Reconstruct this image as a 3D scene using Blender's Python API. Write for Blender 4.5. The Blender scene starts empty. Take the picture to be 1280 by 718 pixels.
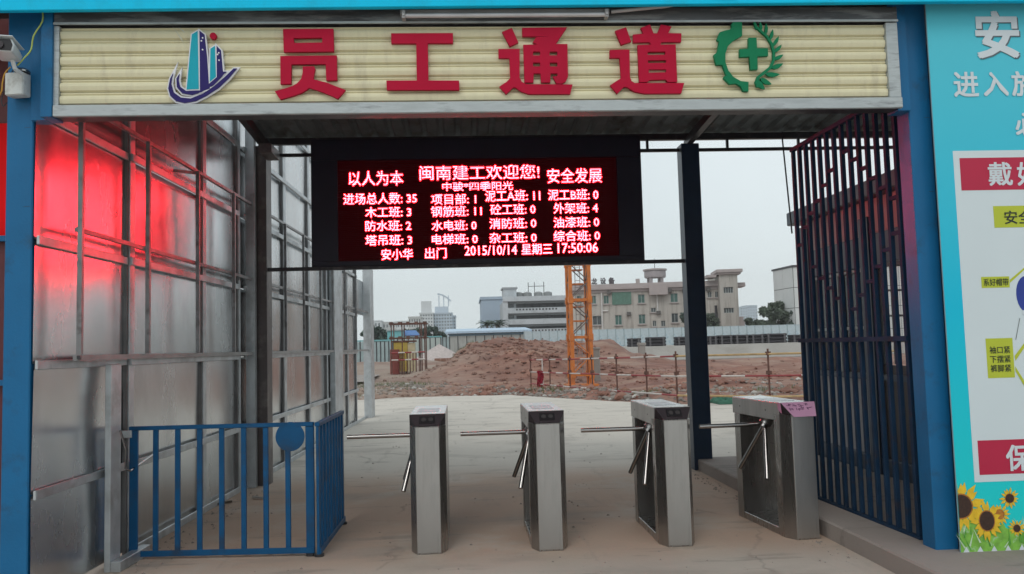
import bpy, bmesh, math, random
import numpy as np
from mathutils import Vector, Matrix, noise
random.seed(7)
SC = bpy.context.scene
COL = SC.collection
R = math.radians

# ------------------------------------------------------------------ camera
CF, CYAW, CPITCH, CROLL, CH = 1034.0, R(3.414), R(4.096), R(-1.556), 1.45
fw = np.array([math.sin(CYAW)*math.cos(CPITCH), math.cos(CYAW)*math.cos(CPITCH), math.sin(CPITCH)])
r0 = np.array([math.cos(CYAW), -math.sin(CYAW), 0.0]); u0 = np.cross(r0, fw)
rt = r0*math.cos(CROLL) + u0*math.sin(CROLL); up = -r0*math.sin(CROLL) + u0*math.cos(CROLL)
cam = bpy.data.cameras.new('camera'); cam.sensor_width = 36; cam.lens = CF/1280*36
cam.clip_start = .05; cam.clip_end = 6000
camo = bpy.data.objects.new('camera', cam); COL.objects.link(camo); SC.camera = camo
m = Matrix.Identity(4)
for i in range(3):
    m[i][0] = rt[i]; m[i][1] = up[i]; m[i][2] = -fw[i]
m[0][3], m[1][3], m[2][3] = 0, 0, CH
camo.matrix_world = m

# ------------------------------------------------------------------ world, sun, exposure
W = bpy.data.worlds.new('World'); SC.world = W; W.use_nodes = True
wt = W.node_tree; wt.nodes.clear()
SUN_EL, SUN_ROT = R(48), R(200)
sky = wt.nodes.new('ShaderNodeTexSky'); sky.sky_type = 'NISHITA'; sky.sun_disc = False
sky.sun_elevation = SUN_EL; sky.sun_rotation = SUN_ROT; sky.dust_density = 3.0; sky.air_density = 1.2
skys = wt.nodes.new('ShaderNodeMix'); skys.data_type = 'RGBA'; skys.blend_type = 'MULTIPLY'; skys.inputs['Factor'].default_value = 1
skys.inputs['B'].default_value = (.10, .10, .10, 1)
# an overcast deck: pale grey cloud covers most of the blue
tc = wt.nodes.new('ShaderNodeTexCoord')
nz = wt.nodes.new('ShaderNodeTexNoise'); nz.inputs['Scale'].default_value = 2.2; nz.inputs['Detail'].default_value = 3
cr = wt.nodes.new('ShaderNodeValToRGB')
cr.color_ramp.elements[0].position = .3; cr.color_ramp.elements[0].color = (.67, .745, .765, 1)
cr.color_ramp.elements[1].position = .75; cr.color_ramp.elements[1].color = (.80, .87, .89, 1)
mx = wt.nodes.new('ShaderNodeMix'); mx.data_type = 'RGBA'; mx.inputs['Factor'].default_value = .90
bg = wt.nodes.new('ShaderNodeBackground'); bg.inputs['Strength'].default_value = 1.0
wo = wt.nodes.new('ShaderNodeOutputWorld')
L = wt.links.new
L(sky.outputs[0], skys.inputs['A']); L(tc.outputs['Generated'], nz.inputs['Vector']); L(nz.outputs['Fac'], cr.inputs[0])
L(skys.outputs['Result'], mx.inputs['A']); L(cr.outputs[0], mx.inputs['B']); L(mx.outputs['Result'], bg.inputs['Color']); L(bg.outputs[0], wo.inputs[0])
sun = bpy.data.lights.new('sun', 'SUN'); sun.energy = .6; sun.angle = R(25); sun.color = (1, .97, .93)
suno = bpy.data.objects.new('sun', sun); COL.objects.link(suno)
sd = Vector((math.sin(SUN_ROT)*math.cos(SUN_EL), math.cos(SUN_ROT)*math.cos(SUN_EL), math.sin(SUN_EL)))
suno.rotation_euler = sd.to_track_quat('Z', 'Y').to_euler(); suno.location = (0, 0, 60)
SC.view_settings.view_transform = 'Standard'; SC.view_settings.look = 'None'
SC.view_settings.exposure = .20; SC.view_settings.gamma = 1; SC.view_settings.use_curve_mapping = False
SC.cycles.max_bounces = 8; SC.cycles.sample_clamp_indirect = 6

# ------------------------------------------------------------------ pixel -> place helpers (measuring the photograph)
def ray(x, y): return fw + rt*(x-640)/CF - up*(y-359)/CF
def onY(x, y, Y):
    d = ray(x, y); return Vector(d*(Y/d[1]) + [0, 0, CH])
def ground(x, y, z=0.0):
    d = ray(x, y); return Vector(d*((z-CH)/d[2]) + [0, 0, CH])
class Plane:
    """vertical plane through (px,py) running along angle; local coords u along, z up"""
    def __init__(s, p0, ang):
        s.p0 = p0; s.a = ang; s.d = (math.cos(ang), math.sin(ang)); s.n = (-math.sin(ang), math.cos(ang))
    def uz(s, x, y, off=0.0):
        d = ray(x, y); px, py = s.p0[0]+s.n[0]*off, s.p0[1]+s.n[1]*off
        t = (s.n[0]*px+s.n[1]*py)/(s.n[0]*d[0]+s.n[1]*d[1])
        X, Y, Z = d*t
        return ((X-s.p0[0])*s.d[0]+(Y-s.p0[1])*s.d[1], Z+CH)

# ------------------------------------------------------------------ materials
MATS = {}
def mat(name, col, rough=.6, metal=0.0, var=.12, nscale=6.0, bump=.0, bscale=40.0, dirt=None, dscale=1.5, dth=(.5, .7), stretch=None, spec=.5, coat=0, rvar=0.0, alpha=None, bdet=4, emis=None, estr=0, trans=0, coords='Object'):
    if name in MATS: return MATS[name]
    M = bpy.data.materials.new(name); M.use_nodes = True; t = M.node_tree
    b = t.nodes['Principled BSDF']; l = t.links.new
    b.inputs['Roughness'].default_value = rough; b.inputs['Metallic'].default_value = metal
    b.inputs['Specular IOR Level'].default_value = spec; b.inputs['Coat Weight'].default_value = coat
    b.inputs['Transmission Weight'].default_value = trans
    if alpha is not None: b.inputs['Alpha'].default_value = alpha
    if emis: b.inputs['Emission Color'].default_value = (*emis, 1); b.inputs['Emission Strength'].default_value = estr
    co = t.nodes.new('ShaderNodeTexCoord'); mp = t.nodes.new('ShaderNodeMapping')
    l(co.outputs[coords], mp.inputs[0])
    if stretch: mp.inputs['Scale'].default_value = stretch
    n1 = t.nodes.new('ShaderNodeTexNoise'); n1.inputs['Scale'].default_value = nscale; n1.inputs['Detail'].default_value = 5
    l(mp.outputs[0], n1.inputs['Vector'])
    r1 = t.nodes.new('ShaderNodeValToRGB'); e = r1.color_ramp.elements
    e[0].position = .3; e[0].color = (*[max(0, c*(1-var)) for c in col], 1); e[1].position = .7; e[1].color = (*[min(1, c*(1+var)) for c in col], 1)
    l(n1.outputs['Fac'], r1.inputs[0]); out = r1.outputs[0]
    if dirt:
        n2 = t.nodes.new('ShaderNodeTexNoise'); n2.inputs['Scale'].default_value = dscale; n2.inputs['Detail'].default_value = 7
        n2.inputs['Roughness'].default_value = .65
        l(mp.outputs[0], n2.inputs['Vector'])
        r2 = t.nodes.new('ShaderNodeMapRange'); r2.inputs['From Min'].default_value = dth[0]; r2.inputs['From Max'].default_value = dth[1]
        l(n2.outputs['Fac'], r2.inputs[0])
        mm = t.nodes.new('ShaderNodeMix'); mm.data_type = 'RGBA'; l(r2.outputs[0], mm.inputs['Factor']); l(out, mm.inputs['A']); mm.inputs['B'].default_value = (*dirt, 1)
        out = mm.outputs['Result']
    l(out, b.inputs['Base Color'])
    if rvar:
        n4 = t.nodes.new('ShaderNodeTexNoise'); n4.inputs['Scale'].default_value = 2.3; n4.inputs['Detail'].default_value = 6; l(mp.outputs[0], n4.inputs['Vector'])
        r4 = t.nodes.new('ShaderNodeMapRange'); r4.inputs['To Min'].default_value = rough-rvar; r4.inputs['To Max'].default_value = rough+rvar
        r4.inputs['From Min'].default_value = .3; r4.inputs['From Max'].default_value = .7
        l(n4.outputs['Fac'], r4.inputs[0]); l(r4.outputs[0], b.inputs['Roughness'])
    if bump:
        n3 = t.nodes.new('ShaderNodeTexNoise'); n3.inputs['Scale'].default_value = bscale; n3.inputs['Detail'].default_value = bdet; l(mp.outputs[0], n3.inputs['Vector'])
        bp = t.nodes.new('ShaderNodeBump'); bp.inputs['Strength'].default_value = bump; bp.inputs['Distance'].default_value = .02
        l(n3.outputs['Fac'], bp.inputs['Height']); l(bp.outputs[0], b.inputs['Normal'])
    MATS[name] = M; return M
BLUE = mat('blue_gloss_paint', (.007, .125, .29), .42, spec=.3, var=.10, nscale=3, dirt=(.02, .06, .11), dscale=4, dth=(.55, .75), bump=.08, bscale=60)
DBLUE = mat('dark_blue_paint', (.010, .030, .065), .38, var=.15, dirt=(.03, .03, .035), dth=(.55, .75))
RAILBLUE = mat('rail_blue_paint', (.003, .075, .19), .5, spec=.25, var=.12, dirt=(.02, .05, .10), dscale=5)
CYAN = mat('cyan_fascia', (.0, .54, .84), .6, spec=.2, var=.05, nscale=2, dirt=(.01, .43, .66), dscale=3)
CREAM = mat('cream_slat', (.72, .67, .46), .55, spec=.3, var=.06, nscale=3, dirt=(.56, .51, .36), dscale=3, dth=(.5, .72), stretch=(2.5, 1, .5))
RED = mat('red_letter', (.44, .004, .035), .6, spec=.15, var=.06, nscale=4)
GREEN = mat('green_letter', (.008, .19, .085), .6, spec=.15, var=.08, nscale=4)
WHITE = mat('white_plate', (.72, .72, .76), .5, spec=.15, var=.03)
TEAL = mat('teal_plate', (.015, .36, .46), .5, spec=.15, var=.05)
PURPLE = mat('purple_plate', (.028, .02, .13), .5, spec=.15, var=.06)
GALV = mat('galvanised_frame', (.50, .53, .55), .42, .75, var=.14, nscale=7, dirt=(.30, .30, .30), dscale=4, dth=(.5, .75), bump=.06)
GALVW = mat('worn_galvanised_angle', (.46, .50, .51), .6, .3, var=.15, nscale=9, dirt=(.28, .30, .31), dscale=9, dth=(.5, .66), stretch=(.5, 1, 3))
DARKST = mat('dark_steel', (.045, .043, .048), .4, .4, var=.2, dirt=(.12, .11, .11), dscale=6, dth=(.55, .7))
PILLAR = mat('brown_grey_steel', (.10, .085, .085), .45, .4, var=.15, nscale=3, dirt=(.20, .18, .17), dscale=5)
SHEET = mat('galvanised_sheet', (.66, .69, .705), .25, 1.0, var=.10, nscale=2.0, dirt=(.45, .465, .475), dscale=1.3, dth=(.45, .75), stretch=(1, 1, .45), bump=.05, bscale=1.1, bdet=0, rvar=.05)
STEEL = mat('brushed_stainless', (.36, .35, .34), .28, .95, var=.08, nscale=2, dirt=(.33, .32, .31), dscale=2.5, stretch=(5, 5, .6), bump=.03, bscale=90, rvar=.05)
STEELP = mat('stainless_panel', (.46, .455, .445), .34, .92, var=.06, nscale=2, dirt=(.36, .355, .345), dscale=2.5, stretch=(5, 5, .6), rvar=.05)
CHROME = mat('polished_tube', (.36, .345, .335), .22, 1.0, var=.05)
BLACK = mat('black_plastic', (.012, .010, .012), .3, var=.1)
SMOKE = mat('dark_tinted_cover', (.035, .026, .03), .28, var=.1)
PINK = mat('pink_paper', (.50, .26, .40), .8, var=.06, nscale=9)
INK = mat('purple_ink', (.10, .04, .10), .8)
GRP = mat('grille_paint', (.010, .034, .075), .62, spec=.16, var=.2, dirt=(.035, .03, .035), dscale=9, dth=(.55, .72))
LEDCAB = mat('led_cabinet_paint', (.008, .009, .026), .45, var=.15)
CANOPY = mat('canopy_sheet', (.17, .195, .20), .75, .0, spec=.15, var=.2, nscale=3, dirt=(.08, .07, .06), dscale=2)
POSTER = mat('poster_white', (.62, .70, .73), .5, var=.03, nscale=1.2, bump=.12, bscale=2.5, bdet=1)
PCYAN = mat('poster_cyan', (.07, .42, .50), .5, var=.03, nscale=1.5)
PRED = mat('poster_red', (.46, .008, .05), .5, var=.03)
PLIME = mat('poster_lime', (.46, .52, .03), .5, var=.03)
PINKW = mat('poster_lettering', (.62, .68, .72), .5, var=.03)
PDARK = mat('poster_black', (.02, .03, .02), .6)
PGREY = mat('poster_letter_edge', (.10, .13, .15), .6)
PBLUE = mat('poster_blue', (.015, .04, .28), .5)
PYEL = mat('petal_yellow', (.75, .48, .02), .6, var=.15, nscale=20)
PBRN = mat('seed_brown', (.045, .02, .012), .7, var=.3, nscale=60)
PORG = mat('seed_rim_orange', (.42, .16, .02), .7, var=.3, nscale=60)
PGRN = mat('printed_leaf', (.20, .46, .06), .6, var=.35, nscale=14, dirt=(.42, .62, .40), dscale=18, dth=(.55, .65))
ORANGE = mat('crane_orange', (.58, .17, .025), .5, var=.15, nscale=2, dirt=(.35, .12, .04), dscale=3)
RW_RED = mat('rail_red', (.26, .025, .03), .5, var=.1); RW_WHITE = mat('rail_white', (.52, .47, .44), .5, var=.1)
RUST = mat('rusty_tube', (.13, .06, .045), .7, .2, var=.3, nscale=9)
YTUBE = mat('yellowed_tube', (.42, .28, .13), .6, var=.2)
STONE = mat('rubble_stone', (.24, .205, .18), .9, var=.3, nscale=3, coords='Generated')
PALE = mat('rubble_pale', (.42, .40, .37), .9, var=.2, nscale=3)
TEXT_RED = mat('led_pixels', (.1, .0, .0), .5, emis=(1.0, .030, .042), estr=36)
TEXT_GLOW = mat('led_painted_glow', (.1, .0, .0), .5, emis=(1.0, .0, .015), estr=.62)  # dim emission painted as the red glow around the lit glyphs
LEDFACE = mat('led_module_face', (.008, .002, .003), .7, spec=.15, emis=(1.0, .0, .03), estr=.012)  # faint even emission stands for glyph light spread over the face

# concrete: dusty, reddish footprints under the gate, fine cracks
def concrete(name, base, dust, band=None):
    M = mat(name, base, .82, var=.10, nscale=.7, bump=.18, bscale=22, coords='Object')
    t = M.node_tree; l = t.links.new; b = t.nodes['Principled BSDF']
    src = b.inputs['Base Color'].links[0].from_socket
    co = t.nodes.new('ShaderNodeTexCoord'); sep = t.nodes.new('ShaderNodeSeparateXYZ'); l(co.outputs['Object'], sep.inputs[0])
    def mapr(s, a, bb, c=0, d=1):
        q = t.nodes.new('ShaderNodeMapRange'); q.interpolation_type = 'SMOOTHSTEP'
        for k, v in zip(('From Min', 'From Max', 'To Min', 'To Max'), (a, bb, c, d)): q.inputs[k].default_value = v
        l(s, q.inputs[0]); return q.outputs[0]
    def mul(a, bb):
        q = t.nodes.new('ShaderNodeMath'); q.operation = 'MULTIPLY'
        for i, v in enumerate((a, bb)):
            if isinstance(v, (int, float)): q.inputs[i].default_value = v
            else: l(v, q.inputs[i])
        return q.outputs[0]
    def noi(sc, stretch=(1, 1, 1), det=6):
        mp = t.nodes.new('ShaderNodeMapping'); mp.inputs['Scale'].default_value = stretch; l(co.outputs['Object'], mp.inputs[0])
        n = t.nodes.new('ShaderNodeTexNoise'); n.inputs['Scale'].default_value = sc; n.inputs['Detail'].default_value = det; n.inputs['Roughness'].default_value = .62; l(mp.outputs[0], n.inputs['Vector']); return n.outputs['Fac']
    def mixc(f, a, c):
        q = t.nodes.new('ShaderNodeMix'); q.data_type = 'RGBA'; l(f, q.inputs['Factor']); l(a, q.inputs['A']); q.inputs['B'].default_value = (*c, 1); return q.outputs['Result']
    out = src
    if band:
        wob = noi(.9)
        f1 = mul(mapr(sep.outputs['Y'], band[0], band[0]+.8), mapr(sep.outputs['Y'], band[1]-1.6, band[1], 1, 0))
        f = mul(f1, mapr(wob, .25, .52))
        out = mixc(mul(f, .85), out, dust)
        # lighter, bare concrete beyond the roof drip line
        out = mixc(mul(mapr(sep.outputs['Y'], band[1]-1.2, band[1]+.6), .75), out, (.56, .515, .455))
    out = mixc(mul(mapr(noi(1.1, (.5, 1, 1)), .50, .70), .6), out, tuple(c*.62 for c in base))
    out = mixc(mul(mapr(noi(3.2, (.35, 1.5, 1), 9), .56, .66), .5), out, tuple(c*.5 for c in base))
    out = mixc(mul(mapr(noi(28.0), .62, .72), .35), out, tuple(c*.5 for c in base))
    wn_ = t.nodes.new('ShaderNodeTexNoise'); wn_.inputs['Scale'].default_value = 1.3; wn_.inputs['Detail'].default_value = 6; l(co.outputs['Object'], wn_.inputs['Vector'])
    va = t.nodes.new('ShaderNodeVectorMath'); va.operation = 'MULTIPLY_ADD'; l(wn_.outputs['Color'], va.inputs[0]); va.inputs[1].default_value = (.9, .9, 0); l(co.outputs['Object'], va.inputs[2])
    vo = t.nodes.new('ShaderNodeTexVoronoi'); vo.feature = 'DISTANCE_TO_EDGE'; vo.inputs['Scale'].default_value = .33; l(va.outputs[0], vo.inputs['Vector'])
    out = mixc(mul(mul(mapr(vo.outputs['Distance'], .0, .010, 1, 0), mapr(noi(.6), .48, .62)), .40), out, (.10, .09, .08))
    out = mixc(mul(mapr(noi(2.4, (1.6, .30, 1), 5), .58, .70), .30), out, tuple(c*.55 for c in base))
    out = mixc(mul(mapr(noi(60.0), .66, .72), .5), out, (.08, .07, .06))
    l(out, b.inputs['Base Color'])
    return M
CONC = concrete('concrete_yard', (.47, .415, .36), (.43, .30, .22), (5.3, 10.4))
SLAB = concrete('concrete_kerb', (.29, .25, .225), (.2, .15, .12))

def earth():
    M = mat('red_earth', (.235, .125, .092), .95, var=.45, nscale=.9, dirt=(.25, .205, .17), dscale=.22, dth=(.45, .6), bump=.5, bscale=4.5, coords='Object')
    t = M.node_tree; l = t.links.new; b = t.nodes['Principled BSDF']; src = b.inputs['Base Color'].links[0].from_socket
    co = t.nodes.new('ShaderNodeTexCoord'); mp = t.nodes.new('ShaderNodeMapping'); l(co.outputs['Object'], mp.inputs[0]); mp.inputs['Scale'].default_value = (.25, 1.6, 1.2)
    n = t.nodes.new('ShaderNodeTexNoise'); n.inputs['Scale'].default_value = .8; n.inputs['Detail'].default_value = 9; n.inputs['Roughness'].default_value = .7; l(mp.outputs[0], n.inputs['Vector'])
    r = t.nodes.new('ShaderNodeValToRGB'); e = r.color_ramp.elements
    e[0].position = .36; e[0].color = (.12, .038, .03, 1); e[1].position = .66; e[1].color = (.42, .28, .21, 1)
    e2 = e.new(.5); e2.color = (.27, .12, .085, 1)
    l(n.outputs['Fac'], r.inputs[0])
    q = t.nodes.new('ShaderNodeMix'); q.data_type = 'RGBA'; q.inputs['Factor'].default_value = .6; l(src, q.inputs['A']); l(r.outputs[0], q.inputs['B'])
    # greyer, paler trampled soil to the left; darker brown-purple spoil in patches
    sx = t.nodes.new('ShaderNodeSeparateXYZ'); l(co.outputs['Object'], sx.inputs[0])
    big = t.nodes.new('ShaderNodeTexNoise'); big.inputs['Scale'].default_value = .16; big.inputs['Detail'].default_value = 6; l(co.outputs['Object'], big.inputs['Vector'])
    ad = t.nodes.new('ShaderNodeMath'); ad.operation = 'MULTIPLY_ADD'; l(big.outputs['Fac'], ad.inputs[0]); ad.inputs[1].default_value = 9; l(sx.outputs['X'], ad.inputs[2])
    mp1 = t.nodes.new('ShaderNodeMapRange'); l(ad.outputs[0], mp1.inputs[0]); mp1.inputs['From Min'].default_value = 1.5; mp1.inputs['From Max'].default_value = 5.0; mp1.inputs['To Min'].default_value = .75; mp1.inputs['To Max'].default_value = 0
    q2 = t.nodes.new('ShaderNodeMix'); q2.data_type = 'RGBA'; l(mp1.outputs[0], q2.inputs['Factor']); l(q.outputs['Result'], q2.inputs['A']); q2.inputs['B'].default_value = (.30, .245, .20, 1)
    mp2 = t.nodes.new('ShaderNodeMapRange'); l(big.outputs['Fac'], mp2.inputs[0]); mp2.inputs['From Min'].default_value = .50; mp2.inputs['From Max'].default_value = .62; mp2.inputs['To Max'].default_value = .5
    q3 = t.nodes.new('ShaderNodeMix'); q3.data_type = 'RGBA'; l(mp2.outputs[0], q3.inputs['Factor']); l(q2.outputs['Result'], q3.inputs['A']); q3.inputs['B'].default_value = (.17, .082, .06, 1)
    l(q3.outputs['Result'], b.inputs['Base Color']); return M
EARTH = earth()

# ------------------------------------------------------------------ mesh builder
class MB:
    def __init__(s): s.v = []; s.f = []; s.m = []
    def add(s, vs, fs, mi=0):
        o = len(s.v); s.v += [tuple(v) for v in vs]; s.f += [tuple(i+o for i in f) for f in fs]; s.m += [mi]*len(fs); return s
    def box(s, x0, x1, y0, y1, z0, z1, mi=0):
        return s.add([(x0,y0,z0),(x1,y0,z0),(x1,y1,z0),(x0,y1,z0),(x0,y0,z1),(x1,y0,z1),(x1,y1,z1),(x0,y1,z1)],
                     [(0,3,2,1),(4,5,6,7),(0,1,5,4),(1,2,6,5),(2,3,7,6),(3,0,4,7)], mi)
    def tube(s, p, q, r, n=8, r2=None, mi=0, cap=True):
        p, q = Vector(p), Vector(q); d = (q-p).normalized(); r2 = r if r2 is None else r2
        a = d.cross(Vector((0,0,1)) if abs(d.z) < .9 else Vector((1,0,0))).normalized(); b = d.cross(a)
        vs = [p+(a*math.cos(t)+b*math.sin(t))*r for t in [2*math.pi*i/n for i in range(n)]] + [q+(a*math.cos(t)+b*math.sin(t))*r2 for t in [2*math.pi*i/n for i in range(n)]]
        fs = [(i, i+n, (i+1)%n+n, (i+1)%n) for i in range(n)]
        if cap: fs += [tuple(range(n)), tuple(reversed(range(n, 2*n)))]
        return s.add(vs, fs, mi)
    def bar(s, p, q, w, h=None, mi=0):
        """rectangular bar p->q, w sideways, h upwards"""
        p, q = Vector(p), Vector(q); d = (q-p).normalized(); h = w if h is None else h
        a = d.cross(Vector((0,0,1)) if abs(d.z) < .9 else Vector((0,1,0))).normalized(); b = a.cross(d)
        vs = [c+a*i*w/2+b*j*h/2 for c in (p, q) for i, j in ((-1,-1),(1,-1),(1,1),(-1,1))]
        return s.add(vs, [(0,1,2,3),(7,6,5,4),(0,4,5,1),(1,5,6,2),(2,6,7,3),(3,7,4,0)], mi)
    def path(s, pts, r, n=6, mi=0):
        for a, b in zip(pts, pts[1:]): s.tube(a, b, r, n, mi=mi)
        return s
    def prism(s, poly, z0, z1, mi=0):
        n = len(poly)
        return s.add([(x,y,z0) for x,y in poly]+[(x,y,z1) for x,y in poly], [tuple(reversed(range(n))), tuple(range(n,2*n))]+[(i,(i+1)%n,(i+1)%n+n,i+n) for i in range(n)], mi)
    def lathe(s, prof, c=(0,0,0), n=20, mi=0):
        vs = []; fs = []
        for r, z in prof:
            for i in range(n): t = 2*math.pi*i/n; vs.append((c[0]+r*math.cos(t), c[1]+r*math.sin(t), c[2]+z))
        for k in range(len(prof)-1):
            for i in range(n): fs.append((k*n+i, k*n+(i+1)%n, (k+1)*n+(i+1)%n, (k+1)*n+i))
        fs += [tuple(reversed(range(n))), tuple(range((len(prof)-1)*n, len(prof)*n))]
        return s.add(vs, fs, mi)
    def mesh(s, name, mats):
        me = bpy.data.meshes.new(name); me.from_pydata(s.v, [], s.f)
        if not isinstance(mats, (list, tuple)): mats = [mats]
        for q in mats: me.materials.append(q)
        if len(mats) > 1: me.polygons.foreach_set('material_index', s.m)
        me.update(); return me
    def build(s, name, mats, parent=None, bevel=0, smooth=False, loc=None, rotz=0, kind=None, label=None):
        me = s.mesh(name, mats)
        if bevel:
            bm = bmesh.new(); bm.from_mesh(me)
            bm.normal_update()
            es = [e for e in bm.edges if len(e.link_faces) == 2 and e.calc_face_angle(0) > .6]
            bmesh.ops.bevel(bm, geom=es, offset=bevel, segments=1, affect='EDGES', clamp_overlap=True)
            bm.to_mesh(me); bm.free()
        return put(name, me, parent, loc, rotz, kind, label, smooth)
def put(name, me, parent=None, loc=None, rotz=0, kind=None, label=None, smooth=False):
    if smooth:
        me.polygons.foreach_set('use_smooth', [True]*len(me.polygons))
        me.set_sharp_from_angle(angle=R(35))
    o = bpy.data.objects.new(name, me); COL.objects.link(o); o.parent = parent
    if loc is not None: o.location = loc
    o.rotation_euler.z = rotz
    if kind: o['kind'] = kind
    if label: o['label'] = label
    return o
def tag(o, label, cat, group=None):
    o['label'] = label; o['category'] = cat
    if group: o['group'] = group
    return o
def thing(name, label, cat, loc=(0,0,0), rotz=0, group=None):
    o = bpy.data.objects.new(name, None); COL.objects.link(o); o.location = loc; o.rotation_euler.z = rotz; o.empty_display_size = .1
    return tag(o, label, cat, group)
KIDS = {}
def copy_tree(o, parent=None, loc=None, label=None):
    c = o.copy(); COL.objects.link(c); c.parent = parent
    if loc is not None: c.location = loc
    if label: c['label'] = label
    for ch in [k for k in bpy.data.objects if k.parent == o]: copy_tree(ch, c)
    return c

# flat shapes and lettering --------------------------------------------------
def curve_mesh(name, splines, extrude, mats, offset=0.0, origin=(0,0)):
    """splines in (u,z); returned mesh faces -Y, thickness 2*extrude centred on y=0"""
    cu = bpy.data.curves.new(name, 'CURVE'); cu.dimensions = '2D'; cu.fill_mode = 'BOTH'; cu.extrude = extrude; cu.offset = offset
    for pts in splines:
        sp = cu.splines.new('POLY'); sp.points.add(len(pts)-1); sp.use_cyclic_u = True
        for p, (u, z) in zip(sp.points, pts): p.co = (u-origin[0], z-origin[1], 0, 1)
    return _conv(name, cu, mats)
def _conv(name, cu, mats):
    o = bpy.data.objects.new('tmp_shape', cu); COL.objects.link(o)
    dg = bpy.context.evaluated_depsgraph_get(); dg.update()
    me = bpy.data.meshes.new_from_object(o.evaluated_get(dg)); me.name = name
    bpy.data.objects.remove(o); bpy.data.curves.remove(cu)
    me.transform(Matrix(((1,0,0,0),(0,0,-1,0),(0,1,0,0),(0,0,0,1))))
    me.materials.clear(); me.materials.append(mats)
    return me
def text_mesh(name, s, box, m_, offset=0.0, extrude=.002, ring=4):
    """text fitted to box (u0,u1,z0,z1)"""
    cu = bpy.data.curves.new(name, 'FONT'); cu.body = s; cu.extrude = .002; cu.size = 1; cu.resolution_u = 2
    me = _conv(name, cu, m_)
    n = len(me.vertices); a = np.empty(n*3); me.vertices.foreach_get('co', a); a = a.reshape(-1, 3)
    lo, hi = a.min(0), a.max(0); u0, u1, z0, z1 = box
    a[:, 0] = u0+(a[:, 0]-lo[0])/(hi[0]-lo[0])*(u1-u0); a[:, 2] = z0+(a[:, 2]-lo[2])/(hi[2]-lo[2])*(z1-z0)
    a[:, 1] = a[:, 1]/.002*extrude
    me.vertices.foreach_set('co', a.ravel()); me.update()
    if offset:   # heavier strokes: the same outline pushed outwards all round
        r_ = offset*(z1-z0); bm = bmesh.new()
        for k_ in range(ring):
            an = 2*math.pi*(k_+.5)/ring; me2 = me.copy(); me2.transform(Matrix.Translation((r_*math.cos(an), (k_+1)*.00005, r_*math.sin(an)))); bm.from_mesh(me2); bpy.data.meshes.remove(me2)
        bm.to_mesh(me); bm.free()
    return me
def circ(c, r, n=20, ry=None): return [(c[0]+r*math.cos(2*math.pi*i/n), c[1]+(ry or r)*math.sin(2*math.pi*i/n)) for i in range(n)]
def strip(mesh_mb, pl_u0, pl_u1, z0, z1, holes, y0=0.0, depth=.2):
    """wall face at y0 (facing -y) in local u,z with rectangular holes and reveals running back by depth"""
    us = sorted({pl_u0, pl_u1, *[h[0] for h in holes], *[h[1] for h in holes]}); zs = sorted({z0, z1, *[h[2] for h in holes], *[h[3] for h in holes]})
    for a, b in zip(us, us[1:]):
        for c, d in zip(zs, zs[1:]):
            mu, mz = (a+b)/2, (c+d)/2
            if any(h[0] < mu < h[1] and h[2] < mz < h[3] for h in holes): continue
            mesh_mb.add([(a,y0,c),(b,y0,c),(b,y0,d),(a,y0,d)], [(0,1,2,3)])
    for h in holes:
        a, b, c, d = h
        mesh_mb.add([(a,y0,c),(b,y0,c),(b,y0,d),(a,y0,d),(a,y0+depth,c),(b,y0+depth,c),(b,y0+depth,d),(a,y0+depth,d)], [(0,4,5,1),(1,5,6,2),(2,6,7,3),(3,7,4,0)])

# ================================================================== SETTING
edge = [ground(x, y) for x, y in [(250, 503), (460, 500), (500, 497), (640, 494), (700, 498), (760, 501.5), (860, 505.5), (905, 504), (1000, 503)]]
epts = [(-40, 24.5)] + [(p.x, p.y) for p in edge[1:]] + [(30, 17.5)]
def edgeY(x):
    for (a, b), (c, d) in zip(epts, epts[1:]):
        if a <= x <= c: return b+(d-b)*(x-a)/(c-a)
    return 24.5 if x < 0 else 17.5
yard = MB(); e2 = []
random.seed(3)
for i in range(len(epts)-1):
    a, b = epts[i], epts[i+1]; k = 12
    for j in range(k): e2.append((a[0]+(b[0]-a[0])*j/k, a[1]+(b[1]-a[1])*j/k+random.uniform(-.12, .12)))
e2.append(epts[-1])
for (a, b), (c, d) in zip(e2, e2[1:]):
    yard.add([(a,-25,0),(c,-25,0),(c,d,0),(a,b,0),(a,b,-.3),(c,d,-.3)], [(0,1,2,3),(3,2,5,4)])
yard.build('concrete_yard', CONC, kind='structure')

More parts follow.
